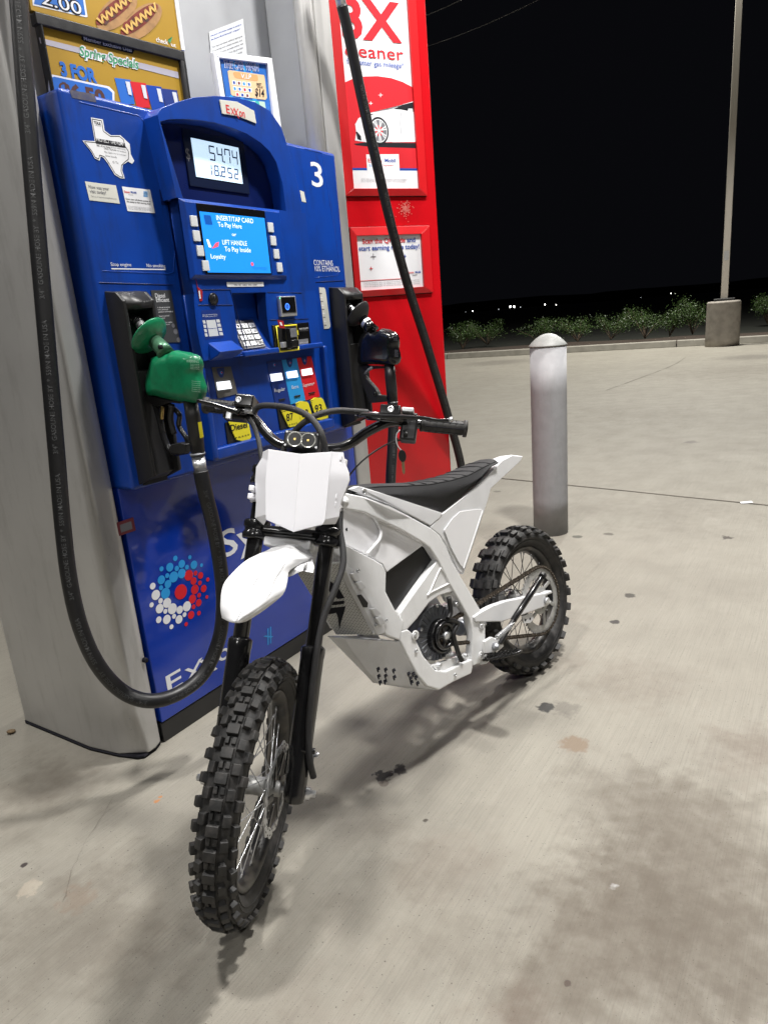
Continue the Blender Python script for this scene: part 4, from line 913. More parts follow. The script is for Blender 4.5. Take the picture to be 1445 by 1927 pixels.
# ---------------------------------------------------------------- topper: grey back panel, posters, signs
mb = MB(); mb.box(F, (.0, 1.19), (-.24, -.22), (1.85, 3.6), M_gpanel); mb.build("back_panel", pump)
mb = MB(); ux = F.uv(503, 60, -.22)[0]; mb.box(F, (ux, 1.19), (-.219, -.05), (1.85, 3.6), M_gpanel, .02, 3); mb.tube([F(1.165, -.035, 1.80), F(1.165, -.035, 2.9)], .035, M_silver, 24)
mb.box(F, (1.183, 1.24), (-.3, -.05), (1.2, 2.9), M_dark); mb.build("upright", pump)
# promotional posters stand in a black frame, turned slightly from the dispenser's face
PY = R(41); PSx = Vector((math.sin(PY), math.cos(PY), 0)); PN = Vector((math.cos(PY), -math.sin(PY), 0))
pg = F.at(63, 20, -.09); Q = Fr(pg, PSx, PN, ZU)
z1 = lambda x, y: (x/3.01, y/3.01)
X0, _ = Q.uv(*z1(190, 60)); X1, _ = Q.uv(*z1(1045, 290)); ZT = Q.uv(*z1(190, 60))[1]; ZB = ZT-.30
po = empty("poster", Q((X0+X1)/2, -.02, ZB), 0, label="gold spring specials price poster in a black frame rising behind the dispenser's top", category="poster")
mb = MB(); fb = .018
mb.box(Q, (X0+.004, X1), (-.03, .0), (ZT-fb*1.5, ZT), M_blackp, .002); mb.box(Q, (X0+fb-.006, X0+fb), (-.03, 0), (ZB, ZT-fb*1.5), M_blackp); mb.box(Q, (X1-fb, X1), (-.03, 0), (ZB, ZT-fb*1.5), M_blackp); mb.box(Q, (X0+fb, X1-fb), (-.03, 0), (ZB, ZB+fb), M_blackp); mb.build("frame", po)
mb = MB(); mb.box(Q, (X0+fb, X1-fb), (-.028, -.012), (ZB+fb, ZT-fb*1.5), M_gold); of = -.0112
PF(mb, Q, of, [z1(222, 212), z1(1010, 408), z1(1016, 445), z1(230, 245)], mat("poster_band", (.42, .40, .45), .5))
def rr(pts_, m, off): PF(mb, Q, off, [z1(*p) for p in pts_], m)
rr([(465, 197), (490, 190), (750, 262), (765, 280), (752, 306), (480, 236), (462, 222)], M_ink, of+.0004)
T(mb, Q, of+.0009, "Member Exclusive Deal", z1(478, 228), z1(748, 294), 7, M_inkw, .015)
T(mb, Q, of+.0007, "Spring Specials", z1(455, 318), z1(790, 385), 17, M_pw, .10, .25); T(mb, Q, of+.0011, "Spring Specials", z1(455, 318), z1(790, 385), 17, M_ingreen, .02, .25)
T(mb, Q, of+.0007, "3 FOR", z1(350, 420), z1(555, 474), 24, M_posblue, .05)
rr([(275, 430), (300, 422), (620, 490), (650, 520), (650, 620), (280, 600)], M_inkw, of+.0004); rr([(285, 442), (310, 434), (610, 500), (638, 525), (640, 620), (290, 600)], M_posblue, of+.0007)
T(mb, Q, of+.0011, "$6.50", z1(345, 540), z1(605, 600), 26, M_brown, .05)
for k, mm in enumerate((M_posblue, M_inkr, M_inkb, M_bluestrip)):
    a = 650+k*88; y = 440+k*20; rr([(a, y), (a+90, y+12), (a+115, y+150), (a+40, y+150)], mm, of+.0004+k*.0003); rr([(a+62, y+20), (a+86, y+24), (a+100, y+100), (a+80, y+95)], M_btn, of+.0018)
mb.build("poster_sheet", po)
po2 = empty("poster", Q((X0+X1)/2, -.02, ZT+.004), 0, label="hot dog price poster above the spring specials one, cropped by the picture's top", category="poster")
mb = MB(); a0 = Q.uv(*z1(185, 0))[0]-.005; a1 = Q.uv(*z1(1035, 270))[0]; mb.box(Q, (X0, a1), (-.03, -.008), (ZT+.004, ZT+.55), M_gold)
mb.box(Q, (a1, a1+.012), (-.032, -.004), (ZT+.004, ZT+.55), M_pw, .001); of = -.0074
rr([(200, -60), (480, -20), (498, 96), (490, 98), (188, 30), (185, 0)], M_inkw, of); rr([(210, -60), (470, -20), (486, 86), (195, 22)], M_posblue, of+.0004)
T(mb, Q, of+.0008, "2.00", z1(240, 38), z1(468, 72), 24, M_ink, .06); T(mb, Q, of+.0012, "2.00", z1(242, 36), z1(466, 70), 23, M_inkw, .0)
def dog(cx, cy, sc):
    def E(u, v): return z1(cx+sc*(u*.93-v*-.5), cy+sc*(v*.9-u*.72))
    rr2 = lambda P_, m, o: PF(mb, Q, o, P_, m)
    ell = lambda a, c, du, dv, n=22: [E(du+a*math.cos(2*math.pi*k/n), dv+c*math.sin(2*math.pi*k/n)) for k in range(n)]
    rr2(ell(125, 78, 0, 6), M_bun, of+.0005); rr2(ell(118, 44, -4, -12), M_saus, of+.0009)
    rn = random.Random(int(cx))
    for k in range(26): rr2(ell(13, 9, rn.uniform(-95, 90), rn.uniform(-45, 22), 7), M_saus if k % 3 else M_brown, of+.0012+k*.00003)
    P_ = [(-105+k*15, -12+(24 if k % 2 else -26)) for k in range(15)]
    for a, c in zip(P_, P_[1:]):
        d = Vector((c[0]-a[0], c[1]-a[1])).normalized(); n = Vector((-d.y, d.x))*5
        rr2([E(a[0]-n.x, a[1]-n.y), E(a[0]+n.x, a[1]+n.y), E(c[0]+n.x, c[1]+n.y), E(c[0]-n.x, c[1]-n.y)], M_mus, of+.0024)
dog(660, 62, .95); dog(800, 118, .95)
T(mb, Q, of+.0008, "check", z1(888, 238), z1(955, 252), 9, M_inkw, .01); T(mb, Q, of+.0008, "ut", z1(972, 262), z1(1000, 268), 7, M_inkw, .01); rr([(955, 222), (962, 235), (975, 208), (978, 212), (964, 248), (952, 226)], M_ingreen, of+.0008)
mb.build("poster_sheet", po2); 
# paper notice and car wash sign
NFr = Fr(F.at(440, 80, -.395), S, N, ZU); z2 = lambda x, y: (340+x/2.779, y/2.779)
VY = R(20); NQ = Fr(F.at(440, 80, -.3), (S*.55+N*-.55+ZU*.0).normalized(), (N*.55+S*.55).normalized(), ZU)
NQ = Fr(F.at(430, 80, -.2175), S, N, ZU)
mb = MB(); PR(mb, NQ, 0, .001, [z2(148, 168), z2(326, 98), z2(348, 300), z2(165, 362)], M_btn)
def skewT(mb, FR, off, st, pl, pr, hpx, m, bold=0):
    A_, B_, T_ = FR.at(*pl, off), FR.at(*pr, off), FR.at(pl[0]-0, pl[1]-hpx, off); V, F_ = textmesh(st, bold); wx = max(v[0] for v in V); k = mb.mi(m)
    vs = [mb.bm.verts.new(A_+(B_-A_)*(x/wx)+(T_-A_)*(y/caph())) for x, y in V]
    for f in F_:
        try: q = mb.bm.faces.new([vs[i] for i in f]); q.material_index = k
        except ValueError: pass
for k, st in enumerate(("Use your cell phone number to enroll in", "the Exxon Mobil Rewards+ program*", "", "You may purchase without signing up", "by entering your phone number, and", "to activate your account online visit", "our website and follow the prompts", "to complete your enrollment today")):
    if st: skewT(mb, NQ, .0016, st, z2(158+k*2, 192+k*20), z2(158+k*2+min(160, 4.6*len(st)), 192+k*20-min(160, 4.6*len(st))*.38), 3.2, M_inkb if k < 2 else M_inkg, .012)
rebase(mb.build("notice", None, label="plain white paper notice taped to the grey panel behind the car wash sign", category="notice"))
CQY = R(38); CQ = Fr(F.at(480, 250, -.06), Vector((math.sin(CQY), math.cos(CQY), 0)), (Vector((math.cos(CQY), -math.sin(CQY), .12))).normalized(), Vector((0, 0, 1)))
CQ = Fr(F.at(480, 250, -.06), S, N, ZU)
cw = empty("car_wash_sign", CQ.at(*z2(360, 600), 0), 0, label="white framed car wash price sign leaning on top of the dispenser", category="sign")
def cq(l, off, m, mb): mb.prism([CQ.at(*z2(*p), off) for p in l], -N*.01, m, .0)
mb = MB()
O4 = [(172, 268), (478, 303), (545, 790), (248, 760)]; I4 = [(202, 302), (456, 333), (510, 790), (272, 760)]
for i, j in ((0, 1), (1, 2), (3, 0)): mb.prism([CQ.at(*z2(*p), 0) for p in (O4[i], O4[j], I4[j], I4[i])], -N*.02, M_pw, .002)
mb.build("frame", cw)
mb = MB(); PR(mb, CQ, -.014, .004, [z2(*p) for p in I4], M_posblue); oc = -.0094
def cp(l, m, off=oc): PF(mb, CQ, off, [z2(*p) for p in l], m)
rn = random.Random(2)
for k in range(16): a = k/16*6.28; cp([(330, 440), (330+190*math.cos(a), 420+190*math.sin(a)*.6), (330+190*math.cos(a+.12), 420+190*math.sin(a+.12)*.6)], M_cyan, oc+.0001) if abs(190*math.cos(a)) < 100 else None
skewT(mb, CQ, oc+.0012, "THE CAR WASH", z2(226, 352), z2(408, 372), 12.5, M_pw, .05); skewT(mb, CQ, oc+.0018, "THE CAR WASH", z2(228, 351), z2(406, 371), 12, M_inkb, .0)
cp([(246, 372), (256, 366), (436, 392), (440, 400), (452, 512), (444, 522), (272, 500), (264, 492)], M_peach, oc+.0005)
cp([(276, 380), (286, 376), (398, 392), (404, 400), (406, 418), (398, 424), (292, 408), (282, 402)], M_orange, oc+.0009); skewT(mb, CQ, oc+.0013, "V.I.P", z2(316, 408), z2(370, 414), 8.5, M_inkw, .02)
cols = [M_inkb, M_saus, M_cyan, M_posblue, M_inkr]
for r_ in range(3):
    for c_ in range(4 if r_ < 2 else 3):
        x = 270+c_*26+r_*4+(10 if r_ == 2 else 0); y = 420+r_*31+c_*3; cp([(x, y), (x+20, y+2), (x+21, y+24), (x+1, y+22)], M_pw, oc+.0009); cp([(x+4, y+4), (x+14, y+5), (x+17, y+18), (x+6, y+19)], cols[(r_*2+c_) % 5], oc+.0012)
skewT(mb, CQ, oc+.0011, "BEST", z2(398, 446), z2(424, 449), 4.5, M_ink, .02); skewT(mb, CQ, oc+.0011, "VALUE", z2(400, 458), z2(430, 462), 3.6, M_ink, .02); skewT(mb, CQ, oc+.0011, "$14", z2(390, 500), z2(438, 508), 14, M_ink, .03)
cp([(276, 515), (410, 530), (414, 556), (300, 545)], M_teal, oc+.0005); skewT(mb, CQ, oc+.0011, "ULTIMATE", z2(318, 540), z2(392, 549), 6.5, M_pw, .02)
cp([(300, 522), (440, 532), (452, 600), (320, 600)], mat("poster_mint", (.45, .62, .50), .5), oc+.0003)
skewT(mb, CQ, oc+.0011, "ONLY", z2(414, 576), z2(438, 580), 5, M_ink, .02); skewT(mb, CQ, oc+.0011, "$12", z2(400, 606), z2(444, 610), 14, M_ink, .03)
mb.build("sign_sheet", cw)

# ---------------------------------------------------------------- red column with framed posters
rg = F.at(690, 880, -.12); RY = R(65.5); RSx = Vector((math.sin(RY), math.cos(RY), 0)); RNn = Vector((math.cos(RY), -math.sin(RY), 0)); rg.z = 0
RF = Fr(rg, RSx, RNn, ZU); RW = .458
colm = empty("canopy_column", RF(RW/2, -.2, 0), 0, label="red clad canopy column with framed posters standing right of the dispenser", category="column")
z6r = lambda x, y: (600+x/6.02, 260+y/6.02)
mb = MB(); mb.box(RF, (0, RW), (-.42, 0), (0, 4.5), M_red, .008, 2)
# scuffed bald patch of old adhesive
u, v = RF.uv(762, 392, 0); rn = random.Random(9)
for k in range(170):
    a = rn.uniform(0, 6.28); r_ = abs(rn.gauss(0, .020)); mb.poly([RF(u+r_*math.cos(a)+.0025*math.cos(t), .0008+k*.000004, v+r_*math.sin(a)*1.1+.0025*math.sin(t)) for t in (0, 1.3, 2.5, 3.8, 5)], mat("adhesive", (.55, .12, .10), .7))
mb.build("cladding", colm)
mb = MB(); mb.box(RF, (-.0035, -.001), (-.36, -.02), (.9, 1.92), M_pw)
for k in range(12): z = 1.0+k*.07; mb.box(RF, (-.0042, -.0036), (-.3+.1*(k % 3), -.05), (z, z+.018), M_ink if k % 2 else M_inkg)
mb.box(RF, (-.0042, -.0036), (-.34, -.03), (1.84, 1.90), M_orange)
c_ = RF(-.0042, -.12, 1.72); mb.lathe(c_, -RSx, [(.072, 0), (.072, .0006), (.060, .0006), (.060, 0)], M_inkr, 28); mb.build("safety_notice", colm)
mb = MB(); mb.box(RF, (-.006, .003), (-.012, .003), (1.55, 3.0), mat("painted_reflection", (.7, .62, .68), .25)); mb.build("corner_reflection", colm)  # pale pink strip: LED reflection along the column's corner, done as colour
def frame(tl, tr, br, bl, itl, itr, ibr, ibl, zt=None):
    mb = MB(); o_ = .018
    A_ = [RF.uv(*p) for p in (tl, tr, br, bl)]; B_ = [RF.uv(*p, o_) for p in (itl, itr, ibr, ibl)]
    x0 = (A_[0][0]+A_[3][0])/2; x1 = (A_[1][0]+A_[2][0])/2; zt_ = zt or (A_[0][1]+A_[1][1])/2; zb_ = (A_[2][1]+A_[3][1])/2
    ix0 = (B_[0][0]+B_[3][0])/2; ix1 = (B_[1][0]+B_[2][0])/2; izt = (zt-.04) if zt else (B_[0][1]+B_[1][1])/2; izb = (B_[2][1]+B_[3][1])/2
    O_ = [(x0, zt_), (x1, zt_), (x1, zb_), (x0, zb_)]; I_ = [(ix0, izt), (ix1, izt), (ix1, izb), (ix0, izb)]
    M_ = [tuple(o*.75+i*.25 for o, i in zip(p, q)) for p, q in zip(O_, I_)]
    for i in range(4):
        j = (i+1) % 4
        mb.hexa([RF(*(O_[i][0], .0005, O_[i][1])), RF(O_[j][0], .0005, O_[j][1]), RF(O_[j][0], .010, O_[j][1]), RF(O_[i][0], .010, O_[i][1]),
                 RF(I_[i][0], .0005, I_[i][1]), RF(I_[j][0], .0005, I_[j][1]), RF(I_[j][0], o_, I_[j][1]), RF(I_[i][0], o_, I_[i][1])], M_redl, .0015)
    # dark shut line round the frame
    w_ = .0025
    for a, c in zip(O_, O_[1:]+O_[:1]):
        d = Vector((c[0]-a[0], c[1]-a[1])).normalized(); n = Vector((d.y, -d.x)); mm = (Vector(O_[0])+Vector(O_[2]))/2
        if (Vector(a)-mm).dot(n) < 0: n = -n
        n *= w_
        mb.poly([RF(a[0], .0006, a[1]), RF(c[0], .0006, c[1]), RF(c[0]+n.x, .0006, c[1]+n.y), RF(a[0]+n.x, .0006, a[1]+n.y)], M_ink)
    return mb, (ix0, ix1, izb, izt)
z2r = z2
mb, I1 = frame(z2(745, 0), z2(1225, 0), z2(1283, 1027), z2(865, 1027), z2(835, 0), z2(1195, 0), z2(1243, 985), z2(898, 985), zt=2.78)
mb.build("poster_frame", colm, label="tall upper poster frame")
mb = MB(); op = .007; mb.box(RF, (I1[0]-.003, I1[1]+.003), (.001, op-.0008), (I1[2]-.003, I1[3]+.003), M_pw)
x0, x1, zb, zt = I1
def rp(l, m, off=op): 
    mb.poly([RF(min(x1, max(x0, (q := RF.uv(*z2(*p), off))[0])), off, max(zb, q[1])) for p in l], m)
def rt(st, a, c, h, m, b=.02): T(mb, RF, op+.0012, st, z2(*a), z2(*c), h, m, b)
rt("3X", (848, 195), (1158, 212), 72, M_inkr, .03); rt("cleaner", (862, 298), (1166, 310), 24, M_inkr, .004); rt("for better gas mileage*", (870, 337), (1168, 355), 10.5, M_inkb, .002)
arc = [(852, 432), (900, 412), (960, 400), (1030, 398), (1100, 408), (1160, 428), (1214, 455)]
rp(arc+[(1237, 890), (885, 890)], M_inkr, op+.0002)
for (cx, cy, s_) in ((957, 497, 9), (1045, 497, 11), (994, 540, 9)):
    rp([(cx-s_, cy-1.5), (cx+s_, cy-1.5), (cx+s_, cy+1.5), (cx-s_, cy+1.5)], M_pw, op+.0006); rp([(cx-1.5, cy-s_), (cx+1.5, cy-s_), (cx+1.5, cy+s_), (cx-1.5, cy+s_)], M_pw, op+.0007)
rp([(905, 752), (960, 745), (1232, 748), (1232, 775), (1000, 768), (920, 760)], M_ink, op+.0004)      # shadow under the printed car
car = [(912, 735), (918, 690), (912, 650), (930, 618), (980, 592), (1060, 575), (1120, 568), (1165, 545), (1218, 530), (1228, 740), (1110, 742), (1000, 748)]
rp(car, mat("printed_car_white", (.70, .71, .75), .4), op+.0006)
rp([(1115, 570), (1160, 548), (1216, 534), (1218, 585), (1210, 585), (1195, 572), (1150, 572)], M_ink, op+.0009); rp([(1186, 585), (1190, 568), (1212, 568), (1214, 586)], M_pw, op+.0011)
rp([(940, 612), (990, 596), (1010, 596), (975, 612), (950, 622)], M_ink, op+.0009); rp([(916, 690), (922, 688), (942, 712), (945, 735), (925, 728)], M_ink, op+.0009)
rp([(1102, 715), (1228, 715), (1228, 742), (1104, 744)], M_pw, op+.0008)
L_ = [(1152, 590), (1148, 640), (1152, 700)]
for a, c in zip(L_, L_[1:]): rp([(a[0]-1, a[1]), (a[0]+1, a[1]), (c[0]+1, c[1]), (c[0]-1, c[1])], M_inkg, op+.0010)
u, v = RF.uv(*z2(1037, 684), op+.001)
def rd(r_, m, off, n=30): mb.poly([RF(u+r_*.86*math.cos(2*math.pi*k/n), off, v+r_*math.sin(2*math.pi*k/n)) for k in range(n)], m)
rw = abs(RF.uv(*z2(1037, 684-72), op)[1]-v)
rd(rw*1.0, M_ink, op+.0011); rd(rw*.86, M_btn, op+.0013); rd(rw*.78, M_inkg, op+.0015); rd(rw*.40, M_inkr, op+.0016)
for k in range(7):
    a = k*2*math.pi/7+.3
    for da in (-.13, .13):
        mb.poly([RF(u+rw*q*.86*math.cos(a+e), op+.0019, v+rw*q*math.sin(a+e)) for q, e in ((.1, -.4), (.80, da-.07), (.80, da+.07), (.1, .4))], M_btn)
rd(rw*.14, M_btn, op+.0022)
rp([(970, 808), (1140, 806), (1145, 890), (975, 890)], M_pw, op+.0008); rp([(888, 878), (1238, 880), (1239, 893), (889, 890)], M_inkb, op+.0005); rp([(890, 891), (1240, 893), (1243, 985), (898, 985)], M_pw, op+.0006)
rp([(975, 870), (1143, 870), (1145, 900), (977, 900)], M_pw, op+.0009)
rt("Exxon", (980, 850), (1052, 849), 6.6, M_inkr); rt("Mobil", (1068, 849), (1124, 848), 6.6, M_inkb); rt("Synergy", (985, 872), (1052, 871), 4, M_cyan, .0); rt("Supreme+", (1058, 870), (1112, 869), 4, M_inkr, .0)
for k in range(3): rt("Based on independent laboratory tests versus a leading gasoline; results may vary and apply to", (945, 938+k*7), (1186-k*6, 939+k*7), 1.5, M_inkg, 0)
mb.build("poster_sheet", colm, label="white and red poster reading 3X cleaner with a printed sports car")
mb, I2 = frame(z6r(345, 1012), z6r(1235, 995), z6r(1285, 1760), z6r(405, 1795), z6r(432, 1105), z6r(1165, 1085), z6r(1195, 1680), z6r(480, 1728))
mb.build("poster_frame", colm, label="smaller lower poster frame")
mb = MB(); mb.box(RF, (I2[0]-.003, I2[1]+.003), (.001, op-.0008), (I2[2]-.003, I2[3]+.003), M_pw)
def rt2(st, a, c, h, m, b=.015): T(mb, RF, op+.0012, st, z6r(*a), z6r(*c), h, m, b)
def w2(a): return a
i0, i1, j0, j1 = I2; W2 = i1-i0; H2 = j1-j0
def t2(st, u0, u1, v, h, m, b=.015): letter(mb, st, m, lambda u, v_: RF(u, op+.0008, v_), i0+W2*u0, i0+W2*u1, j0+H2*v, H2*h, b)
t2("Scan the QR code", .09, .75, .86, .085, M_inkr); t2("and", .78, .91, .86, .085, M_inkb); t2("start earning more today!", .03, .97, .735, .085, M_inkb)
def pl(u, v, s_, m): 
    for w_, h_ in ((s_, .0012), (.0012, s_)): mb.box(RF, (i0+W2*u-w_, i0+W2*u+w_), (op, op+.0009+w_*.01), (j0+H2*v-h_, j0+H2*v+h_), m)
pl(.24, .62, .012, M_inkg); pl(.19, .40, .008, M_inkr); pl(.73, .60, .007, M_inkb)
mb.box(RF, (i0, i0+W2*.66), (op, op+.0006), (j0+H2*.175, j0+H2*.185), M_inkr)
t2("Exxon", .76, .855, .27, .04, M_inkr, .02); t2("Mobil", .88, .965, .27, .04, M_inkb, .02); t2("Rewards+", .83, .91, .225, .025, M_ink)
for k in range(3): t2("Terms and conditions apply. See website for full details and program rules and limits.", .06, .94, .13-k*.035, .018, M_inkg, 0)
mb.build("poster_sheet", colm, label="white poster with blue and red words about scanning a code")

# ================================================================ ELECTRIC DIRT BIKE
def wframe(yaw, lean):
    d = Vector((math.sin(yaw), math.cos(yaw), 0)); l = Vector((-d.y, d.x, 0))
    return d, math.cos(lean)*l-math.sin(lean)*ZU, math.cos(lean)*ZU+math.sin(lean)*l
GR = Vector((.4905, 2.2275, 0)); GF = Vector((-.3773, 1.324, 0))
BY = math.atan2(GF.x-GR.x, GF.y-GR.y); bd, bl_, bu = wframe(BY, R(-9.1)); BF = Fr(GR, bd, bl_, bu)
fd, fl, fu = wframe(R(188.45), R(8.5)); RFT = .283; RRT = .263
FC = GF+fu*RFT; WF = Fr(FC, fd, fl, fu); WR = Fr(BF(0, 0, RRT), bd, bl_, bu)
kz = (math.cos(R(25.5))*bu-math.sin(R(25.5))*bd).normalized(); ky = (fl-fl.dot(kz)*kz).normalized(); kx = ky.cross(kz)
K = Fr(FC, kx, ky, kz)                      # steered fork: x forward, y to the rider's left, z up the legs
KX = Fr(FC, ky, kx, kz)                     # same axes, for planes across the fork
bike = empty("electric_dirt_bike", BF(.62, 0, 0), 0, label="white electric dirt bike with knobbly tyres and a black seat, parked beside the dispenser", category="dirt bike")

def wheel(W, Rk, hw, rb, kh, rear):
    name = "rear_wheel" if rear else "front_wheel"
    root = bpy.data.objects.new(name, None); COL.objects.link(root); root.empty_display_size = .05; root.parent = bike
    root.matrix_local = WM[bike.name].inverted() @ Matrix.Translation(W.o); WM[root.name] = Matrix.Translation(W.o)
    rc_o = Rk-kh; rc = (rc_o+rb)/2+.004; a = rc_o-rc; hwc = hw-.004
    def sp_(phi, th, h=0):
        r_ = rc+(a+h)*math.cos(th); y = (hwc+h)*math.sin(th); return W(r_*math.cos(phi), y, r_*math.sin(phi))
    mb = MB(); rings = []
    TH = [-2.25, -2.0, -1.6, -1.25, -.9, -.5, -.15, .15, .5, .9, 1.25, 1.6, 2.0, 2.25]
    n = 96
    for i in range(n):
        phi = 2*math.pi*i/n; ring = [sp_(phi, t) for t in TH]+[W((rb-.002)*math.cos(phi), s*.018, (rb-.002)*math.sin(phi)) for s in (1, -1)]
        rings.append(ring)
    t = bmesh.new(); V = [[t.verts.new(p) for p in r_] for r_ in rings]; m_ = len(rings[0])
    for i in range(n):
        for j in range(m_): t.faces.new([V[i][j], V[i][(j+1) % m_], V[(i+1) % n][(j+1) % m_], V[(i+1) % n][j]])
    mb.merge(t, M_rubber)
    rn = random.Random(4)
    def knob(p0, p1, t0, t1, h, sh=.82):
        pm, tm = (p0+p1)/2, (t0+t1)/2; h *= rn.uniform(.92, 1.04)
        b_ = [(p0, t0), (p1, t0), (p1, t1), (p0, t1)]
        lo_ = [sp_(p, q, -.002) for p, q in b_]; hi = [sp_(pm+(p-pm)*sh, tm+(q-tm)*sh, h) for p, q in b_]
        mb.hexa(lo_+hi, M_rubber, .0012, 1)
    if not rear:
        nr = 38; st = 2*math.pi/nr
        for i in range(nr):
            p = i*st
            knob(p, p+st*.52, -.30, .30, kh)
            for s in (-1, 1):
                knob(p+st*.40, p+st*.93, s*.34, s*.74, kh*.95)
                knob(p+st*.62, p+st*.98, s*.04, s*.28, kh*.5)
                knob(p-.02*st, p+st*.50, s*.86, s*1.28, kh*1.05)
    else:
        nr = 27; st = 2*math.pi/nr
        for i in range(nr):
            p = i*st
            for s in (-1, 1):
                if i % 2: knob(p, p+st*.52, s*.05, s*.36, kh)
                knob(p+st*(.10 if i % 2 else 0), p+st*.62, s*.42, s*.74, kh) 
                knob(p+st*.12, p+st*.68, s*.86, s*1.22, kh*1.12)
            if not i % 2: knob(p, p+st*.52, -.33, .33, kh)
    # raised sidewall rings
    for s in (-1, 1):
        for th in (1.62, 1.95):
            mb.tube([sp_(2*math.pi*i/64, s*th, .0004) for i in range(65)], .0012, M_rubber, 6, cap=False)
    mb.build("tyre", root)
    ri = rb-.018
    mb = MB(); t = bmesh.new(); prof = [(rb+.002, .022), (rb+.004, .024), (rb-.002, .0255), (rb-.010, .020), (ri, .008), (ri-.001, -.008), (rb-.010, -.020), (rb-.002, -.0255), (rb+.004, -.024), (rb+.002, -.022), (rb-.007, -.012), (rb-.007, .012)]
    V = [[t.verts.new(W(r_*math.cos(2*math.pi*i/80), y, r_*math.sin(2*math.pi*i/80))) for r_, y in prof] for i in range(80)]; m_ = len(prof)
    for i in range(80):
        for j in range(m_): t.faces.new([V[i][j], V[i][(j+1) % m_], V[(i+1) % 80][(j+1) % m_], V[(i+1) % 80][j]])
    mb.merge(t, M_rimm); mb.build("rim", root)
    mb = MB(); ns = 32
    for i in range(ns):
        s = 1 if i % 2 else -1; cr_ = 1 if (i//2) % 2 else -1; ph = 2*math.pi*i/ns
        hp_ = ph+cr_*.95; a_ = W(.027*math.cos(hp_), s*.034, .027*math.sin(hp_)); b_ = W(ri*math.cos(ph), s*.004, ri*math.sin(ph))
        mb.tube([a_, b_], .00125, M_spoke if not rear else mat("dark_spoke", (.10, .10, .10), .35, .9), 6); mb.tube([b_, b_.lerp(a_, .06)], .0024, M_spoke, 6)
    mb.build("spokes", root)
    mb = MB(); mb.lathe(W.o, W.y, [(.012, -.060), (.017, -.055), (.017, -.042), (.034, -.040), (.034, -.030), (.021, -.022), (.019, 0), (.021, .022), (.034, .030), (.034, .040), (.017, .042), (.017, .058), (.012, .062)], M_alu, 32)
    mb.build("hub", root)
    return root
FWH = wheel(WF, RFT, .043, .205, .0115, False)
RWH = wheel(WR, RRT, .051, .184, .0135, True)
# front brake disc with wavy slotted edge
def disc(W, y, ro, ri, th, m, wave=0, nw=10, seg=120, slots=0):
    mb = MB(); t = bmesh.new(); A_, B_, C_, D_ = [], [], [], []
    for i in range(seg):
        p = 2*math.pi*i/seg; rr_ = ro*(1+wave*math.cos(nw*p)); rq = ri*(1+wave*math.cos(nw*p))
        for L_, r_, yy in ((A_, rr_, y), (B_, rq, y), (C_, rq, y+th), (D_, rr_, y+th)): L_.append(t.verts.new(W(r_*math.cos(p), yy, r_*math.sin(p))))
    for i in range(seg):
        j = (i+1) % seg
        for P_, Q_ in ((A_, B_), (B_, C_), (C_, D_), (D_, A_)): t.faces.new([P_[i], P_[j], Q_[j], Q_[i]])
    mb.merge(t, m)
    for k in range(slots):
        p = 2*math.pi*k/slots; rm = (ro+ri)/2
        for dr in (-.3, .25):
            r_ = rm+(ro-ri)*dr; dp = .055; q = p+dr*.25
            mb.poly([W((r_-.0016)*math.cos(q-dp), y+th+.0003, (r_-.0016)*math.sin(q-dp)), W((r_+.0016)*math.cos(q-dp*.8), y+th+.0003, (r_+.0016)*math.sin(q-dp*.8)), W((r_+.0016)*math.cos(q+dp*.8), y+th+.0003, (r_+.0016)*math.sin(q+dp*.8)), W((r_-.0016)*math.cos(q+dp), y+th+.0003, (r_-.0016)*math.sin(q+dp))], M_ink)
    return mb
mb = disc(WF, .050, .100, .080, .0022, M_steel, .03, 12, 144, 24)
for k in range(6):
    p = k*math.pi/3; q = p+.35; mb.hexa([WF(.03*math.cos(p-.3), .049, .03*math.sin(p-.3)), WF(.03*math.cos(p+.3), .049, .03*math.sin(p+.3)), WF(.083*math.cos(q+.08), .049, .083*math.sin(q+.08)), WF(.083*math.cos(q-.08), .049, .083*math.sin(q-.08)),
             WF(.03*math.cos(p-.3), .052, .03*math.sin(p-.3)), WF(.03*math.cos(p+.3), .052, .03*math.sin(p+.3)), WF(.083*math.cos(q+.08), .052, .083*math.sin(q+.08)), WF(.083*math.cos(q-.08), .052, .083*math.sin(q-.08))], M_blackm)
mb.build("brake_disc", FWH)
mb = MB(); mb.tube([WF(0, -.115, 0), WF(0, .130, 0)], .0075, M_steel, 16)
for s, y in ((1, .112), (-1, -.105)): mb.lathe(WF(0, y, 0), fl*s, [(.018, 0), (.018, .003), (.0135, .003), (.0135, .014), (.008, .015), (.0075, .026)], M_steel, 6 if 0 else 12)
mb.build("axle", FWH)

# fork legs
for s, y, nm in ((1, .094, "left"), (-1, -.075, "right")):
    lg_ = bpy.data.objects.new("fork_leg", None); COL.objects.link(lg_); lg_.parent = bike; lg_.matrix_local = WM[bike.name].inverted() @ Matrix.Translation(K(.02, y, 0)); WM[lg_.name] = Matrix.Translation(K(.02, y, 0)); lg_.empty_display_size = .05
    X_ = .012
    mb = MB(); mb.lathe(K(X_, y, .25), kz, [(.0185, 0), (.0185, .475), (.016, .48)], M_blackm, 28); mb.build("stanchion", lg_)
    mb = MB(); mb.lathe(K(X_, y, 0), kz, [(.015, -.022), (.022, -.018), (.0245, .0), (.0245, .06), (.0255, .10), (.0265, .29), (.0275, .295), (.0275, .312), (.0205, .318)], M_blackm, 32)
    mb.tube([K(X_, y, .0), K(0, y, 0)], .02, M_blackm, 16); mb.build("slider", lg_)
mb = MB()       # caliper on the left leg
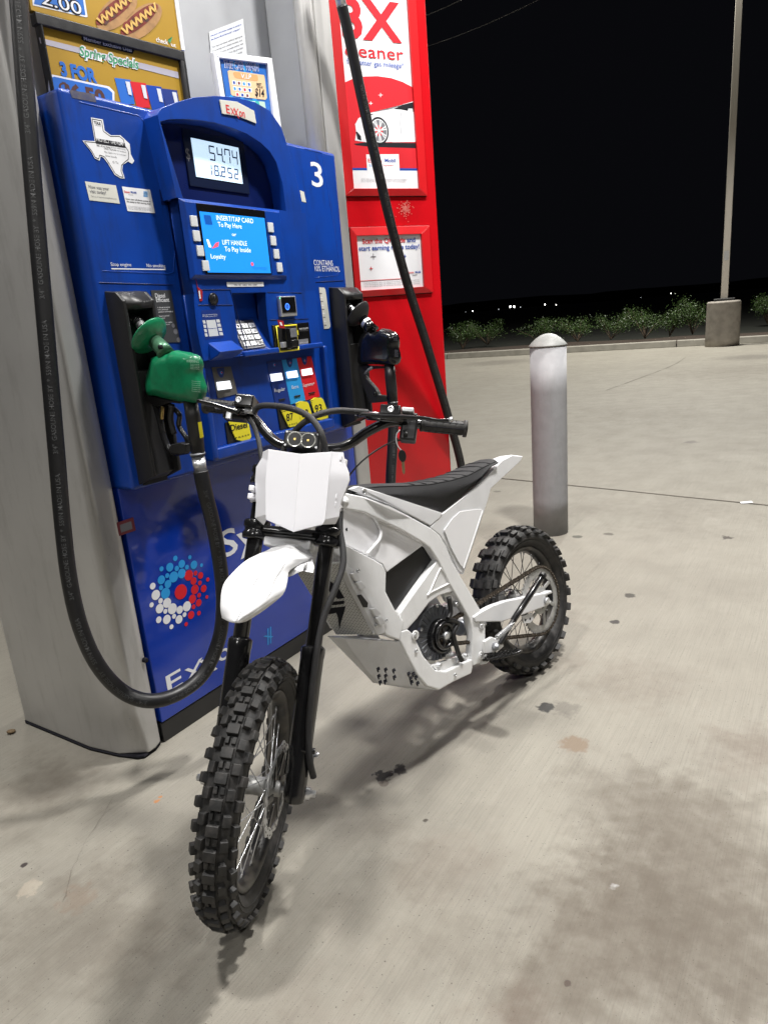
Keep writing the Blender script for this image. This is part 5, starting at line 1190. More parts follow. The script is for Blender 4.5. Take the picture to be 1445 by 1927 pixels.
mb.box(K, (-.055, -.005), (.060, .108), (.03, .085), M_blackm, .006); mb.box(K, (-.048, -.010), (.106, .118), (.04, .075), M_grayp, .004); mb.box(K, (-.03, .02), (.07, .105), (-.015, .03), M_blackp, .006)
for a, c in ((.035, -.02), (.075, -.04)): mb.lathe(K(c, .118, a), ky, [(.006, 0), (.006, .010), (.001, .010)], M_steel, 10)
mb.lathe(K(.03, .10, .095), ky, [(.007, 0), (.007, .03), (.001, .03)], M_blackm, 10)
mb.build("brake_caliper", bike)
# triple clamps
for z, nm in ((.565, "lower"), (.695, "upper")):
    mb = MB()
    for y in (.094, -.075): mb.lathe(K(.012, y, z-.022), kz, [(.0195, 0), (.029, 0), (.031, .004), (.031, .014), (.0275, .018), (.0275, .026), (.031, .030), (.031, .040), (.029, .044), (.0195, .044)], M_blackm, 28)
    mb.hexa([K(.030, -.07, z-.014), K(.030, .082, z-.014), K(.034, .082, z+.012), K(.034, -.07, z+.012), K(-.085, -.03, z-.014), K(-.085, .045, z-.014), K(-.085, .045, z+.012), K(-.085, -.03, z+.012)], M_blackm, .007)
    mb.box(K, (.026, .040), (-.055, .065), (z-.004, z+.006), M_blackm, .003)
    mb.build("triple_clamp", bike)
mb = MB(); mb.lathe(K(-.075, .006, .55), kz, [(.024, 0), (.024, .16)], M_blackm, 24); mb.build("steering_stem", bike)

# front number plate (3d printed, folded)
rows = [[(495, 850), (505, 845), (565, 854), (623, 850), (646, 851)], [(493, 861), (504, 866), (564, 868), (622, 868), (649, 869)], [(482, 879), (502, 882), (562, 885), (620, 884), (657, 890)],
        [(480, 904), (500, 905), (560, 906), (618, 905), (658, 904)], [(482, 945), (500, 946), (557, 948), (614, 948), (641, 948)], [(480, 974), (500, 968), (554, 984), (611, 978), (638, 972)], [(496, 988), (501, 978), (552, 1001), (607, 987), (631, 986)]]
offs = [.052, .080, .092, .080, .050]
mb = MB(); t = bmesh.new(); Fv = [[t.verts.new(KX.at(*p, o)) for p, o in zip(r_, offs)] for r_ in rows]; Bv = [[t.verts.new(v.co-kx*.0045) for v in r_] for r_ in Fv]
nr, nc = len(Fv), len(Fv[0])
for i in range(nr-1):
    for j in range(nc-1): t.faces.new([Fv[i][j], Fv[i][j+1], Fv[i+1][j+1], Fv[i+1][j]]); t.faces.new([Bv[i][j], Bv[i+1][j], Bv[i+1][j+1], Bv[i][j+1]])
for i in range(nr-1):
    for j in (0, nc-1): t.faces.new([Fv[i][j], Fv[i+1][j], Bv[i+1][j], Bv[i][j]])
for j in range(nc-1):
    for i in (0, nr-1): t.faces.new([Fv[i][j], Fv[i][j+1], Bv[i][j+1], Bv[i][j]])
M_print = mat("layered_print_white", (.80, .80, .84), .40)
if True:       # fine horizontal layer lines of the print
    nt = M_print.node_tree; tc = nt.nodes.new("ShaderNodeTexCoord"); wv = nt.nodes.new("ShaderNodeTexWave"); wv.bands_direction = 'Z'; wv.inputs["Scale"].default_value = 160; wv.inputs["Distortion"].default_value = .6
    bp = nt.nodes.new("ShaderNodeBump"); bp.inputs["Strength"].default_value = .12; bp.inputs["Distance"].default_value = .0006
    nt.links.new(tc.outputs["Object"], wv.inputs[0]); nt.links.new(wv.outputs[1], bp.inputs["Height"]); nt.links.new(bp.outputs[0], nt.nodes["Principled BSDF"].inputs["Normal"])
mb.merge(t, M_print, bevel=.0022, seg=2, ang=12)
mb.tube([KX.at(*r_[2], .0917) for r_ in rows], .0011, M_print, 8); mb.tube([KX.at(*r_[3], .0797) for r_ in rows], .0014, M_print, 8)
mb.build("number_plate", bike)
for y, z, s in ((-.075, .645, -1), (.094, .645, 1), (.094, .735, 1)):
    mb = MB(); mb.lathe(K(.012, y, z-.016), kz, [(.0195, 0), (.0235, 0), (.0235, .013), (.0215, .014), (.0215, .018), (.0235, .019), (.0235, .032), (.0195, .032)], M_print, 24)
    mb.box(K, (.026, .062), (y-.006+s*.012, y+.006+s*.012), (z-.016, z-.003), M_print, .002); mb.box(K, (.026, .062), (y-.006+s*.012, y+.006+s*.012), (z+.003, z+.016), M_print, .002)
    mb.lathe(K(.0, y+s*.022, z-.01), ky*s, [(.0035, 0), (.0035, .003), (.001, .003)], M_ink, 8); mb.build("strap", bike)

# front mudguard
MG = Fr(FC, fd, fu, fl)
g_ = [([(418, 1160), (430, 1166), (443, 1169), (456, 1168), (466, 1165)], .490), ([(415, 1138), (438, 1143), (455, 1146), (478, 1150), (500, 1143)], .500), ([(420, 1101), (450, 1108), (468, 1112), (505, 1119), (533, 1115)], .506),
      ([(438, 1077), (464, 1084), (483, 1087), (514, 1092), (541, 1092)], .508), ([(462, 1055), (484, 1062), (502, 1066), (528, 1070), (545, 1072)], .508), ([(487, 1042), (502, 1050), (515, 1052), (540, 1056), (566, 1058)], .506), ([(507, 1033), (518, 1040), (530, 1041), (556, 1046), (586, 1048)], .504), ([(524, 1019), (535, 1022), (546, 1023), (562, 1026), (580, 1030)], .504)]
mb = MB(); t = bmesh.new(); Fv = []
prof = [-.020, -.004, .004, -.002, -.020]
cols_ = [spline([MG.at(*r_[k], z+prof[k]) for r_, z in g_], 4) for k in range(5)]
fine_ = []
for i in range(len(cols_[0])): fine_.append(spline([cols_[k][i] for k in range(5)], 3))
for r_ in fine_: Fv.append([t.verts.new(p) for p in r_])
Bv = [[t.verts.new(v.co-fu*.004) for v in r_] for r_ in Fv]; nr, nc = len(Fv), len(Fv[0])
for i in range(nr-1):
    for j in range(nc-1): t.faces.new([Fv[i][j], Fv[i][j+1], Fv[i+1][j+1], Fv[i+1][j]]); t.faces.new([Bv[i][j], Bv[i+1][j], Bv[i+1][j+1], Bv[i][j+1]])
for i in range(nr-1):
    for j in (0, nc-1): t.faces.new([Fv[i][j], Fv[i+1][j], Bv[i+1][j], Bv[i][j]])
for j in range(nc-1):
    for i in (0, nr-1): t.faces.new([Fv[i][j], Fv[i][j+1], Bv[i][j+1], Bv[i][j]])
mb.merge(t, M_white, bevel=.0010, seg=2, ang=60)
mid_ = spline([MG.at(*r_[2], z+.0050) for r_, z in g_[:4]], 6); mb.tube(mid_, [.0004, .0018, .0034, .0044], M_white, 8)
for k_, a_ in ((1, .0050), (3, .0042)): mb.tube(spline([MG.at(*r_[k_], z-.0035) for r_, z in g_[1:6]], 6), [.0004, a_, a_, .0012], M_white, 8)
# side skirts at the fork and a creased groove
for (pp, off) in (([(541, 1070), (586, 1046), (592, 1066), (590, 1078), (570, 1074), (545, 1086)], .484),):
    P = [MG.at(*p, off-.004*k) for k, p in enumerate(pp)]; mb.prism(P, -fl*.004, M_white, .001)
mb.tube([MG.at(573, 1064, .48), MG.at(573, 1064, .48)+fl*.006], .006, M_white, 12)
mb.build("front_fender", bike)
mb = MB(); mb.box(K, (-.03, .03), (-.05, .06), (.53, .552), M_white, .004); mb.build("fender_mount", bike)

# handlebar, grips, levers
hbp = [(-.091, -.285, .885), (-.085, -.23, .884), (-.075, -.175, .876), (-.06, -.135, .845), (-.05, -.085, .80), (-.045, -.04, .786), (-.045, .06, .790), (-.05, .105, .806), (-.055, .150, .845), (-.065, .20, .876), (-.075, .25, .880), (-.095, .386, .884)]
mb = MB(); mb.tube([K(*p) for p in hbp], .0125, M_blackm, 20, 6); mb.build("handlebar", bike)
mb = MB(); mb.box(K, (-.07, -.02), (-.035, -.005), (.765, .81), M_blackm, .004); mb.box(K, (-.07, -.02), (.02, .05), (.765, .81), M_blackm, .004); mb.build("bar_clamp", bike)
for a, c, s in ((Vector((-.079, .272, .8805)), Vector((-.096, .388, .884)), 1), (Vector((-.083, -.205, .881)), Vector((-.092, -.288, .885)), -1)):
    A_, B_ = K(*a), K(*c); d = (B_-A_).normalized(); ln = (B_-A_).length
    prof = [(.016, 0), (.0185, .002), (.0185, .006)]
    for k in range(6): h = .008+k*(ln-.02)/6; prof += [(.0165, h), (.0175, h+.002), (.0175, h+(ln-.02)/6-.003), (.0160, h+(ln-.02)/6-.0015)]
    prof += [(.0175, ln-.009), (.0215, ln-.008), (.0215, ln-.001), (.012, ln)]
    mb = MB(); mb.lathe(A_, d, prof, M_rubber, 28)
    for k in range(8):
        an = k*math.pi/4
        e1 = d.orthogonal().normalized(); e2 = d.cross(e1); q = (e1*math.cos(an)+e2*math.sin(an))*.0172; mb.tube([A_+d*.012+q, A_+d*(ln-.012)+q], .0011, M_ink, 5)
    mb.build("grip", bike)
def kt(l, off): return [KX.at(px, py, off) for px, py in l]
# left controls
mb = MB(); mb.tube(kt([(672, 778), (700, 781), (735, 784), (770, 785), (800, 787), (825, 791), (850, 791)], -.02), [.006, .0065, .007, .0055, .0045, .004, .005], M_blackm, 10, 4); mb.lathe(KX.at(848, 790, -.02), kx, [(.006, -.003), (.006, .005), (.001, .006)], M_steel, 12); mb.build("brake_lever", bike)
def kbox(mb, a, c, o0, o1, m, bev=.003):
    x0, x1, z0, z1 = rect(KX, a, c, max(o0, o1)); mb.box(KX, (x0, x1), (o0, o1), (z0, z1), m, bev)
mb = MB(); kbox(mb, (716, 759), (752, 782), -.075, -.015, M_blackm, .004); mb.tube(kt([(668, 779), (690, 780), (716, 783)], -.03), [.004, .007, .009], M_steel, 12)
mb.tube(kt([(690, 782), (760, 788)], -.035), .011, M_blackm, 14); p = KX.at(735, 770, -.015); mb.lathe(p, kx, [(.008, 0), (.008, .0015), (.0055, .0018), (.0055, .0008), (.001, .0008)], M_steel, 20); mb.build("master_cylinder", bike)
mb = MB(); kbox(mb, (757, 774), (781, 829), -.085, -.045, M_blackp, .006); mb.tube(kt([(763, 812), (764, 826)], -.06), .016, M_blackp, 16); kbox(mb, (756, 765), (778, 776), -.06, -.03, M_steel, .003); mb.box(KX, (.222, .228), (-.044, -.038), (.83, .845), M_inkr, .001)
mb.build("throttle_housing", bike)
# right controls
mb = MB(); mb.tube(kt([(450, 776), (425, 768), (400, 760), (372, 754)], -.01), [.0075, .007, .006, .005], M_blackm, 10, 4); mb.build("brake_lever", bike)
mb = MB(); kbox(mb, (443, 739), (474, 766), -.075, -.015, M_blackm, .005); mb.tube(kt([(462, 772), (484, 776)], -.03), [.009, .006], M_steel, 12); mb.lathe(KX.at(449, 752, -.015), kx, [(.0075, 0), (.0075, .0015), (.0055, .0018), (.0055, .0008), (.001, .0008)], M_steel, 20); mb.tube(kt([(420, 770), (468, 774)], -.035), .010, M_blackm, 14); mb.build("master_cylinder", bike)
mb = MB(); kbox(mb, (420, 768), (460, 789), -.085, -.045, M_blackp, .006); kbox(mb, (404, 764), (432, 770), -.02, -.010, M_steel, .0015); kbox(mb, (427, 768), (434, 788), -.02, -.010, M_steel, .0015); mb.build("switch_housing", bike)
M_braid = mat("braided_sleeve", (.022, .022, .024), .55, bump=.8, bscale=900)
def cable(ptso, rad, m=M_braid, name="brake_hose"):
    mb = MB(); mb.tube([KX.at(px, py, o) for px, py, o in ptso], rad, m, 14, 8); mb.build(name, bike)
cable([(478, 777, -.03), (486, 766, -.02), (505, 763, .0), (545, 768, .03), (580, 783, .06), (603, 812, .075), (613, 850, .06), (616, 880, .04)], .0075)
cable([(692, 776, -.03), (665, 774, -.01), (632, 773, .02), (600, 780, .045), (575, 793, .05), (552, 815, .03), (535, 845, .02), (528, 880, .02)], .0075)
cable([(466, 784, -.05), (478, 802, -.03), (487, 830, -.01), (492, 860, .0), (500, 900, .01)], .006)
cable([(767, 826, -.06), (735, 833, -.05), (700, 853, -.04), (672, 877, -.04), (650, 905, -.05)], .0022, M_hose, "throttle_cable")
cable([(640, 960, .0), (640, 1000, .01), (645, 1030, .02), (645, 1065, .03), (630, 1110, .045), (610, 1160, .05), (597, 1220, .05), (588, 1290, .05), (581, 1370, .04), (583, 1430, .03), (590, 1462, .01)], .0075)
cable([(632, 975, .02), (640, 1010, .015), (648, 1035, .01)], .004, M_blackp, "cable")
# headlight
hl = bpy.data.objects.new("headlight", None); COL.objects.link(hl); hl.parent = bike; hp0 = KX.at(567, 828, .04); hl.matrix_local = WM[bike.name].inverted() @ Matrix.Translation(hp0); WM[hl.name] = Matrix.Translation(hp0); hl.empty_display_size = .04
mb = MB(); x0, x1, z0, z1 = rect(KX, (536, 808), (599, 847), .05); mb.box(KX, (x0, x1), (.01, .05), (z0, z1), M_blackp, .006, 3)
for k in range(7): xx = x0+.008+k*(x1-x0-.016)/6; mb.box(KX, (xx-.0015, xx+.0015), (.0, .036), (z0+.004, z1+.004), M_blackp)
cx_ = (x0+x1)/2; cz_ = (z0+z1)/2
for a in (-1, 1):
    for c in (-1, 1): mb.lathe(KX(cx_+a*(x1-x0)*.43, .0495, cz_+c*(z1-z0)*.38), kx, [(.0028, 0), (.0028, .001), (.0012, .001), (.0012, .0004)], M_steel, 10)
mb.box(KX, (cx_-.03, cx_+.03), (-.02, .012), (z0-.02, z0+.006), M_blackm, .003); mb.build("housing", hl)
for a in (-1, 1):
    mb = MB(); c_ = KX(cx_+a*(x1-x0)*.185, .0502, cz_); R0 = (z1-z0)*.42
    prof = []
    for k in range(9): r_ = R0*(1-k/9); prof += [(r_, .0006-.0006*k), (r_*.97, -.0003-.0006*k)]
    mb.lathe(c_, kx, [(R0*1.06, -.001)]+prof+[(.001, -.006)], M_clear, 32); mb.box(KX, (cx_+a*(x1-x0)*.185-.0028, cx_+a*(x1-x0)*.185+.0028), (.047, .0512), (cz_-.0028, cz_+.0028), M_brass, .0005); mb.build("lens", hl)

# ---- bodywork: outlines traced in the bike's own side plane at their lateral distance
z6b = lambda x, y: (560+x/2.627, 830+y/2.627)
def bp_(x, y, o): return BF.at(*z6b(x, y), o)
def mir(p): return p-bl_*(2*(p-GR).dot(bl_))
def shell(mb, P, th, m, bevel=.003, both=True, seg=2):
    mb.prism(P, -bl_*th, m, bevel, seg)
    if both: mb.prism([mir(p) for p in P], bl_*th, m, bevel, seg)
def thru(mb, P, m, bevel=.003): mb.prism(P, [mir(p)-p for p in P], m, bevel)
def ol(pts_, o0=.085, o1=.085, x0=212, x1=450): return [bp_(x, y, o0+(o1-o0)*min(1, max(0, (x-x0)/(x1-x0)))) for x, y in pts_]
def sm(l, k=3):   # round an outline's corners a little
    out = []
    n = len(l)
    for i in range(n):
        a, b_, c = l[i-1], l[i], l[(i+1) % n]
        out += [(b_[0]*.80+a[0]*.20, b_[1]*.80+a[1]*.20), (b_[0]*.80+c[0]*.20, b_[1]*.80+c[1]*.20)]
    return out
mb = MB()
beam = [(212, 250), (330, 275), (450, 322), (560, 375), (655, 427), (700, 462), (735, 520), (762, 590), (812, 680), (872, 780), (912, 850), (928, 905), (928, 1035), (905, 1095), (868, 1112), (862, 1070), (866, 950), (850, 880), (800, 790), (748, 700), (700, 600), (655, 528), (612, 497), (500, 432), (400, 385), (330, 352), (213, 330)]
shell(mb, ol(beam, .048, .088), .026, M_frame, .004)
down = [(222, 505), (300, 545), (350, 570), (420, 610), (438, 650), (436, 745), (480, 830), (525, 893), (505, 985), (440, 962), (405, 905), (330, 760), (285, 660), (235, 590)]
shell(mb, ol(down, .066, .092), .03, M_frame, .004)
brace = [(507, 850), (690, 590), (716, 596), (752, 690), (778, 708), (782, 740), (700, 765), (650, 800), (590, 880), (545, 930), (515, 942), (507, 900)]
shell(mb, ol(brace, .084, .084), .026, M_frame, .004)
for s in (0, 1):
    tri = [bp_(x, y, .0845) for x, y in ((640, 765), (655, 742), (700, 640), (712, 636), (748, 692), (744, 706), (665, 745), (640, 765))]
    if s: tri = [mir(p) for p in tri]
    mb.tube(tri, .0028, M_frame, 8, 4)
crad = [(515, 940), (545, 930), (572, 952), (622, 1062), (682, 1133), (735, 1138), (866, 1075), (866, 1120), (860, 1150), (770, 1192), (700, 1232), (640, 1213), (596, 1162), (556, 1090), (507, 990)]
shell(mb, ol(crad, .086, .086), .026, M_frame, .005)
# cross tubes
for x, y in ((890, 1080), (530, 950), (690, 490), (235, 300), (900, 900)): p = bp_(x, y, .07); mb.tube([p, mir(p)], .014, M_frame, 14)
mb.lathe(K(-.075, .006, .575), kz, [(.031, 0), (.034, .004), (.034, .155), (.031, .16)], M_frame, 28)
a = BF.uv(*z6b(225, 290), .04); hp_ = K(-.09, .006, .655)
mb.hexa([bp_(212, 250, .045), bp_(213, 335, .045), mir(bp_(213, 335, .045)), mir(bp_(212, 250, .045)), K(-.085, .03, .72), K(-.085, .03, .60), K(-.085, -.02, .60), K(-.085, -.02, .72)], M_frame, .003)
mb.hexa([bp_(222, 505, .06), bp_(235, 590, .06), mir(bp_(235, 590, .06)), mir(bp_(222, 505, .06)), K(-.085, .03, .66), K(-.085, .03, .58), K(-.085, -.02, .58), K(-.085, -.02, .66)], M_frame, .003)
mb.build("frame", bike)
mb = MB()
tank = [(200, 322), (330, 345), (500, 425), (642, 492), (620, 516), (442, 648), (420, 608), (350, 566), (300, 543), (205, 500)]
thru(mb, ol(tank, .040, .072), M_wprint)
for s in (0, 1):
    rb_ = [bp_(x, y, .066+.006*k/5) for k, (x, y) in enumerate(((372, 362), (392, 400), (410, 440), (405, 485), (370, 530), (342, 560)))]; rb2 = [bp_(x, y, .074) for x, y in ((408, 575), (440, 640))]
    if s: rb_ = [mir(p) for p in rb_]
    mb.tube(rb_, .0048, M_wprint, 10, 5)
for (x, y) in ((242, 437), (257, 380)): p = bp_(x, y, .0435); mb.lathe(p, bl_, [(.0042, -.001), (.0042, .0016), (.001, .0016)], M_ink, 12)
mb.build("inner_panel", bike)
mb = MB(); batt = [(430, 640), (622, 505), (680, 545), (700, 590), (514, 845), (478, 835), (430, 745)]
thru(mb, ol(batt, .062, .062), mat("battery_case", (.008, .008, .009), .35, nscale=12, nrough=.12), .003); mb.build("battery", bike)
# side combs of the battery guard and mounting bolts
mb = MB()
for s in (0, 1):
    f_ = (lambda p: mir(p)) if s else (lambda p: p)
    P = [f_(bp_(x, y, .094)) for x, y in ((222, 598), (240, 592), (285, 665), (345, 775), (400, 870), (432, 925), (428, 950), (395, 958), (330, 830), (270, 720))]
    mb.prism(P, (bl_ if s else -bl_)*.02, M_white, .002)
    for k in range(6):
        t_ = (k+.4)/6.2; x = 262+150*t_; y = 650+270*t_
        P = [f_(bp_(x+a, y+c, .096)) for a, c in ((-20, -12), (8, -20), (30, 12), (4, 26))]
        if k != 2 and k != 3: mb.prism(P, (bl_ if not s else -bl_)*.010, M_white, .0025)
P = [bp_(x, y, .0965) for x, y in ((292, 762), (312, 758), (345, 800), (342, 822), (322, 822))]; mb.prism(P, bl_*.003, M_blackp, .001)
for x, y in ((233, 640), (372, 948), (388, 912)): mb.lathe(bp_(x, y, .096), bl_, [(.0045, 0), (.0045, .003), (.001, .003)], M_steel, 12)
mb.build("battery_guard", bike)
# perforated radiator cover facing forward between the sides
q0, q1, q2 = bp_(222, 606, .088), bp_(402, 958, .088), bp_(190, 958, -.02)
nx = (q2-q1).normalized(); nn = (q0-q1).cross(nx).normalized(); nz = nx.cross(nn)*-1
if nz.z < 0: nz = -nz
if nn.dot(bd) < 0: nn = -nn
RPf = Fr(q1, nx, nn, nz)
M_perf = mat("perforated_grey_white", (.52, .52, .50), .5)
nt = M_perf.node_tree; b = nt.nodes["Principled BSDF"]; tc = nt.nodes.new("ShaderNodeTexCoord"); mp = nt.nodes.new("ShaderNodeMapping"); mp.inputs["Rotation"].default_value = (.5, .3, .8)
vo = nt.nodes.new("ShaderNodeTexVoronoi"); vo.inputs["Scale"].default_value = 260; vo.inputs["Randomness"].default_value = .0
rm = nt.nodes.new("ShaderNodeValToRGB"); rm.color_ramp.elements[0].position = .30; rm.color_ramp.elements[0].color = (.16, .16, .155, 1); rm.color_ramp.elements[1].position = .42; rm.color_ramp.elements[1].color = (.60, .60, .58, 1)
nt.links.new(tc.outputs["Object"], mp.inputs[0]); nt.links.new(mp.outputs[0], vo.inputs["Vector"]); nt.links.new(vo.outputs["Distance"], rm.inputs[0]); nt.links.new(rm.outputs[0], b.inputs["Base Color"])
mb = MB(); P = [RPf.at(*z6b(x, y), 0) for x, y in ((222, 606), (402, 958), (190, 958), (140, 880), (0, 655), (60, 612))]; mb.prism(P, -nn*.012, M_perf, .002); mb.build("radiator_cover", bike)
mb = MB()
for poly in (((160, 690), (200, 722), (232, 775), (200, 780), (165, 752), (150, 730)), ((150, 797), (232, 789), (230, 804), (150, 814)), ((150, 827), (238, 817), (226, 860), (216, 890), (207, 932), (200, 870), (192, 848), (152, 856))):
    P = [RPf.at(*z6b(x, y), .0006) for x, y in poly]; mb.prism(P, nn*.001, M_ink)
mb.build("emblem", bike)
# belly guard
mb = MB(); sk = [(230, 975), (507, 990), (556, 1090), (596, 1162), (640, 1213), (700, 1232), (560, 1226), (400, 1200), (340, 1133), (270, 1040)]
oo_ = [.035, .082, .082, .080, .076, .070, .045, .012, .012, .02]
P = [bp_(x, y, o) for (x, y), o in zip(sk, oo_)]; thru(mb, P, M_white, .003)
rn = random.Random(1)
for (cx, cy, col_) in ((395, 1125, 0), (432, 1128, 0), (472, 1132, 0), (398, 1160, 0), (432, 1158, 0), (475, 1165, 0), (405, 1190, 0), (430, 1186, 0), (546, 1148, 1), (568, 1150, 1), (555, 1170, 1), (582, 1165, 1), (560, 1190, 1), (590, 1195, 1)):
    o = .05 if not col_ else .081
    u_ = (cx-230)/277; 
    c0 = bp_(cx, cy, (.035+(.082-.035)*u_) if not col_ else .0815)
    for dx_, dy_ in ((0, 6), (5, -1)):
        a = c0+bl_*.0+ (bp_(cx+dx_, cy+dy_, .05)-bp_(cx, cy, .05))
        mb.box(Fr(a, bd, (bl_*.8+bd*.5-bu*.3).normalized(), bu), (-.0022, .0022) if dy_ > 0 else (-.004, .004), (-.004, .0052), (-.0034, .0034) if dy_ > 0 else (-.0014, .0014), M_ink)
mb.build("belly_guard", bike)
# tail: side panels, deck
mb = MB(); to = lambda x: .088-.07*min(1, max(0, (x-720)/390))**1.2
tail = [(655, 427), (718, 358), (800, 292), (905, 205), (1010, 96), (1060, 70), (1115, 76), (1100, 100), (955, 235), (938, 300), (820, 660), (800, 642), (742, 522), (700, 462)]
P = [bp_(x, y, to(x)) for x, y in tail]; shell(mb, P, .014, M_white, .003)
ins = [(722, 440), (760, 385), (800, 348), (905, 335), (912, 345), (818, 628), (800, 610), (752, 520)]
P = [bp_(x, y, to(x)+.0015) for x, y in ins]; mb.prism(P, bl_*.002, M_wprint, .0015); mb.prism([mir(p) for p in P], -bl_*.002, M_wprint, .0015)
for s in (0, 1):
    P = [bp_(x, y, to(x)+.002) for x, y in ((912, 345), (865, 490), (818, 630))]
    if s: P = [mir(p) for p in P]
    mb.tube(P, .0035, M_white, 8)
mb.build("tail_panel", bike)
mb = MB(); P = [bp_(x, y, to(x)-.004) for x, y in ((905, 205), (1010, 96), (1060, 68), (1112, 74), (1098, 96), (955, 228), (900, 262))]; thru(mb, P, M_white, .002); mb.build("rear_fender", bike)
# rails under the seat
mb = MB(); rail = [(262, 238), (300, 222), (332, 230), (480, 278), (718, 356), (704, 380), (658, 418), (560, 366), (450, 312), (330, 266)]
shell(mb, ol(rail, .046, .089, 262, 480), .020, M_white, .0025); mb.lathe(bp_(325, 250, .062), bl_, [(.008, 0), (.009, .004), (.006, .005), (.006, .002), (.001, .002)], M_steel, 16); mb.build("seat_rail", bike)
mb = MB(); shell(mb, ol([(250, 250), (330, 268), (450, 314), (560, 368), (700, 440), (720, 372), (700, 350), (330, 240)], .030, .078, 262, 480), .05, M_blackp, .0, True); mb.build("subframe", bike)
# seat
Sp = [(275, 243), (405, 226), (520, 224), (650, 216), (760, 195), (850, 170), (930, 130), (1005, 98)]; Bp = [(275, 252), (400, 254), (500, 284), (600, 316), (715, 354), (800, 285), (900, 207), (1010, 104)]
Sx = sorted(BF.uv(*z6b(*p), .064) for p in Sp); Bx = sorted(BF.uv(*z6b(*p), .084) for p in Bp)
def itp(T_, x):
    if x <= T_[0][0]: return T_[0][1]
    for (a, b_), (c, d) in zip(T_, T_[1:]):
        if x <= c: return b_+(d-b_)*(x-a)/(c-a)
    return T_[-1][1]
xa, xb = Sx[0][0], Sx[-1][0]; rings = []; NS = 40
tops = []
for i in range(NS+1):
    t_ = i/NS; x = xa+(xb-xa)*t_; zs = itp(Sx, x); zb_ = min(itp(Bx, x), zs-.006); w_ = .046+.024*math.sin(min(1, t_*1.4)*math.pi/2)
    if t_ > .8: w_ *= 1-(t_-.8)*2.6
    ridge = 0
    ring = [BF(x, -w_*1.22, zb_), BF(x, -w_*1.12, zs-.02 if zs-.02 > zb_ else zb_+.002), BF(x, -w_, zs), BF(x, -w_*.86, zs+.007), BF(x, -w_*.4, zs+.011), BF(x, w_*.4, zs+.011), BF(x, w_*.86, zs+.007), BF(x, w_, zs), BF(x, w_*1.12, zs-.02 if zs-.02 > zb_ else zb_+.002), BF(x, w_*1.22, zb_)]
    rings.append(ring); tops.append((x, w_, zs))
mb = MB(); mb.loft(rings, M_seat)
for s in (-1, 1): mb.tube([BF(x, s*w_*1.0, z+.001) for x, w_, z in tops], .0013, M_seat, 6)
for k in range(9):
    x, w_, z = tops[3+k*3]; mb.tube([BF(x-.012, -w_, z+.001), BF(x, -w_*.86, z+.0075), BF(x+.008, -w_*.4, z+.0118), BF(x+.008, w_*.4, z+.0118), BF(x, w_*.86, z+.0075), BF(x-.012, w_, z+.001)], .0014, M_seat, 6)
mb.build("seat", bike)
# swingarm
mb = MB(); sw = [(870, 870), (900, 848), (960, 815), (1030, 790), (1225, 750), (1255, 738), (1260, 752), (1225, 765), (1228, 800), (1252, 790), (1250, 802), (1235, 814), (1080, 872), (1010, 893), (880, 895)]
shell(mb, [bp_(x, y, .094) for x, y in sw], .022, M_white, .004)
P = [bp_(x, y, .086) for x, y in ((1108, 866), (1160, 850), (1166, 880), (1150, 900), (1118, 902))]; mb.prism(P, -bl_*.004, M_white, .001)
for x, y in ((1125, 885), (1148, 878)): mb.lathe(bp_(x, y, .0862), bl_, [(.004, 0), (.004, .0006), (.001, .0006)], M_ink, 12)
p = BF(.33, .07, .26); mb.build("swingarm", bike)
mb = MB(); c_ = WR(0, 0, 0); mb.tube([WR(0, -.10, 0), WR(0, .10, 0)], .008, M_steel, 14); mb.lathe(WR(0, .094, 0), bl_, [(.013, 0), (.013, .009), (.007, .010)], M_steel, 6); mb.box(WR, (-.004, .028), (.076, .090), (-.012, .012), M_alu, .002); mb.build("axle", RWH)
# sprocket
SPR = .112; sy = .070
M_spk = mat('sprocket_grey', (.48, .48, .47), .45, .3, nscale=30, ncol=.35)
mb = disc(WR, sy, SPR, SPR*.765, .004, M_spk, 0, 10, 96)
t_ = disc(WR, sy, .047, .030, .004, M_spk, 0, 10, 60)
for o_ in (t_,):
    tm = o_.bm; mbm = bmesh.new(); 
    for v in tm.verts: v.index = v.index
    tm.verts.ensure_lookup_table(); nv = [mb.bm.verts.new(v.co) for v in tm.verts]
    tm.verts.index_update()
    for f in tm.faces: mb.bm.faces.new([nv[v.index] for v in f.verts]).material_index = 0
    tm.free(); mbm.free()
for k in range(54):
    p = 2*math.pi*k/54; e = .045/54*20*.5; mb.hexa([WR(r_*math.cos(p+q), yy, r_*math.sin(p+q)) for yy in (sy, sy+.004) for r_, q in ((SPR-.001, -.035), (SPR-.001, .035), (SPR+.006, .014), (SPR+.006, -.014))], M_spk)
for k in range(6):
    p = k*math.pi/3+.25; q = p+.28
    mb.hexa([WR(r_*math.cos(a), yy, r_*math.sin(a)) for yy in (sy, sy+.004) for r_, a in ((.044, p-.14), (.044, p+.14), (.092, q+.075), (.092, q-.075))], M_spk)
mb.build("sprocket", RWH)
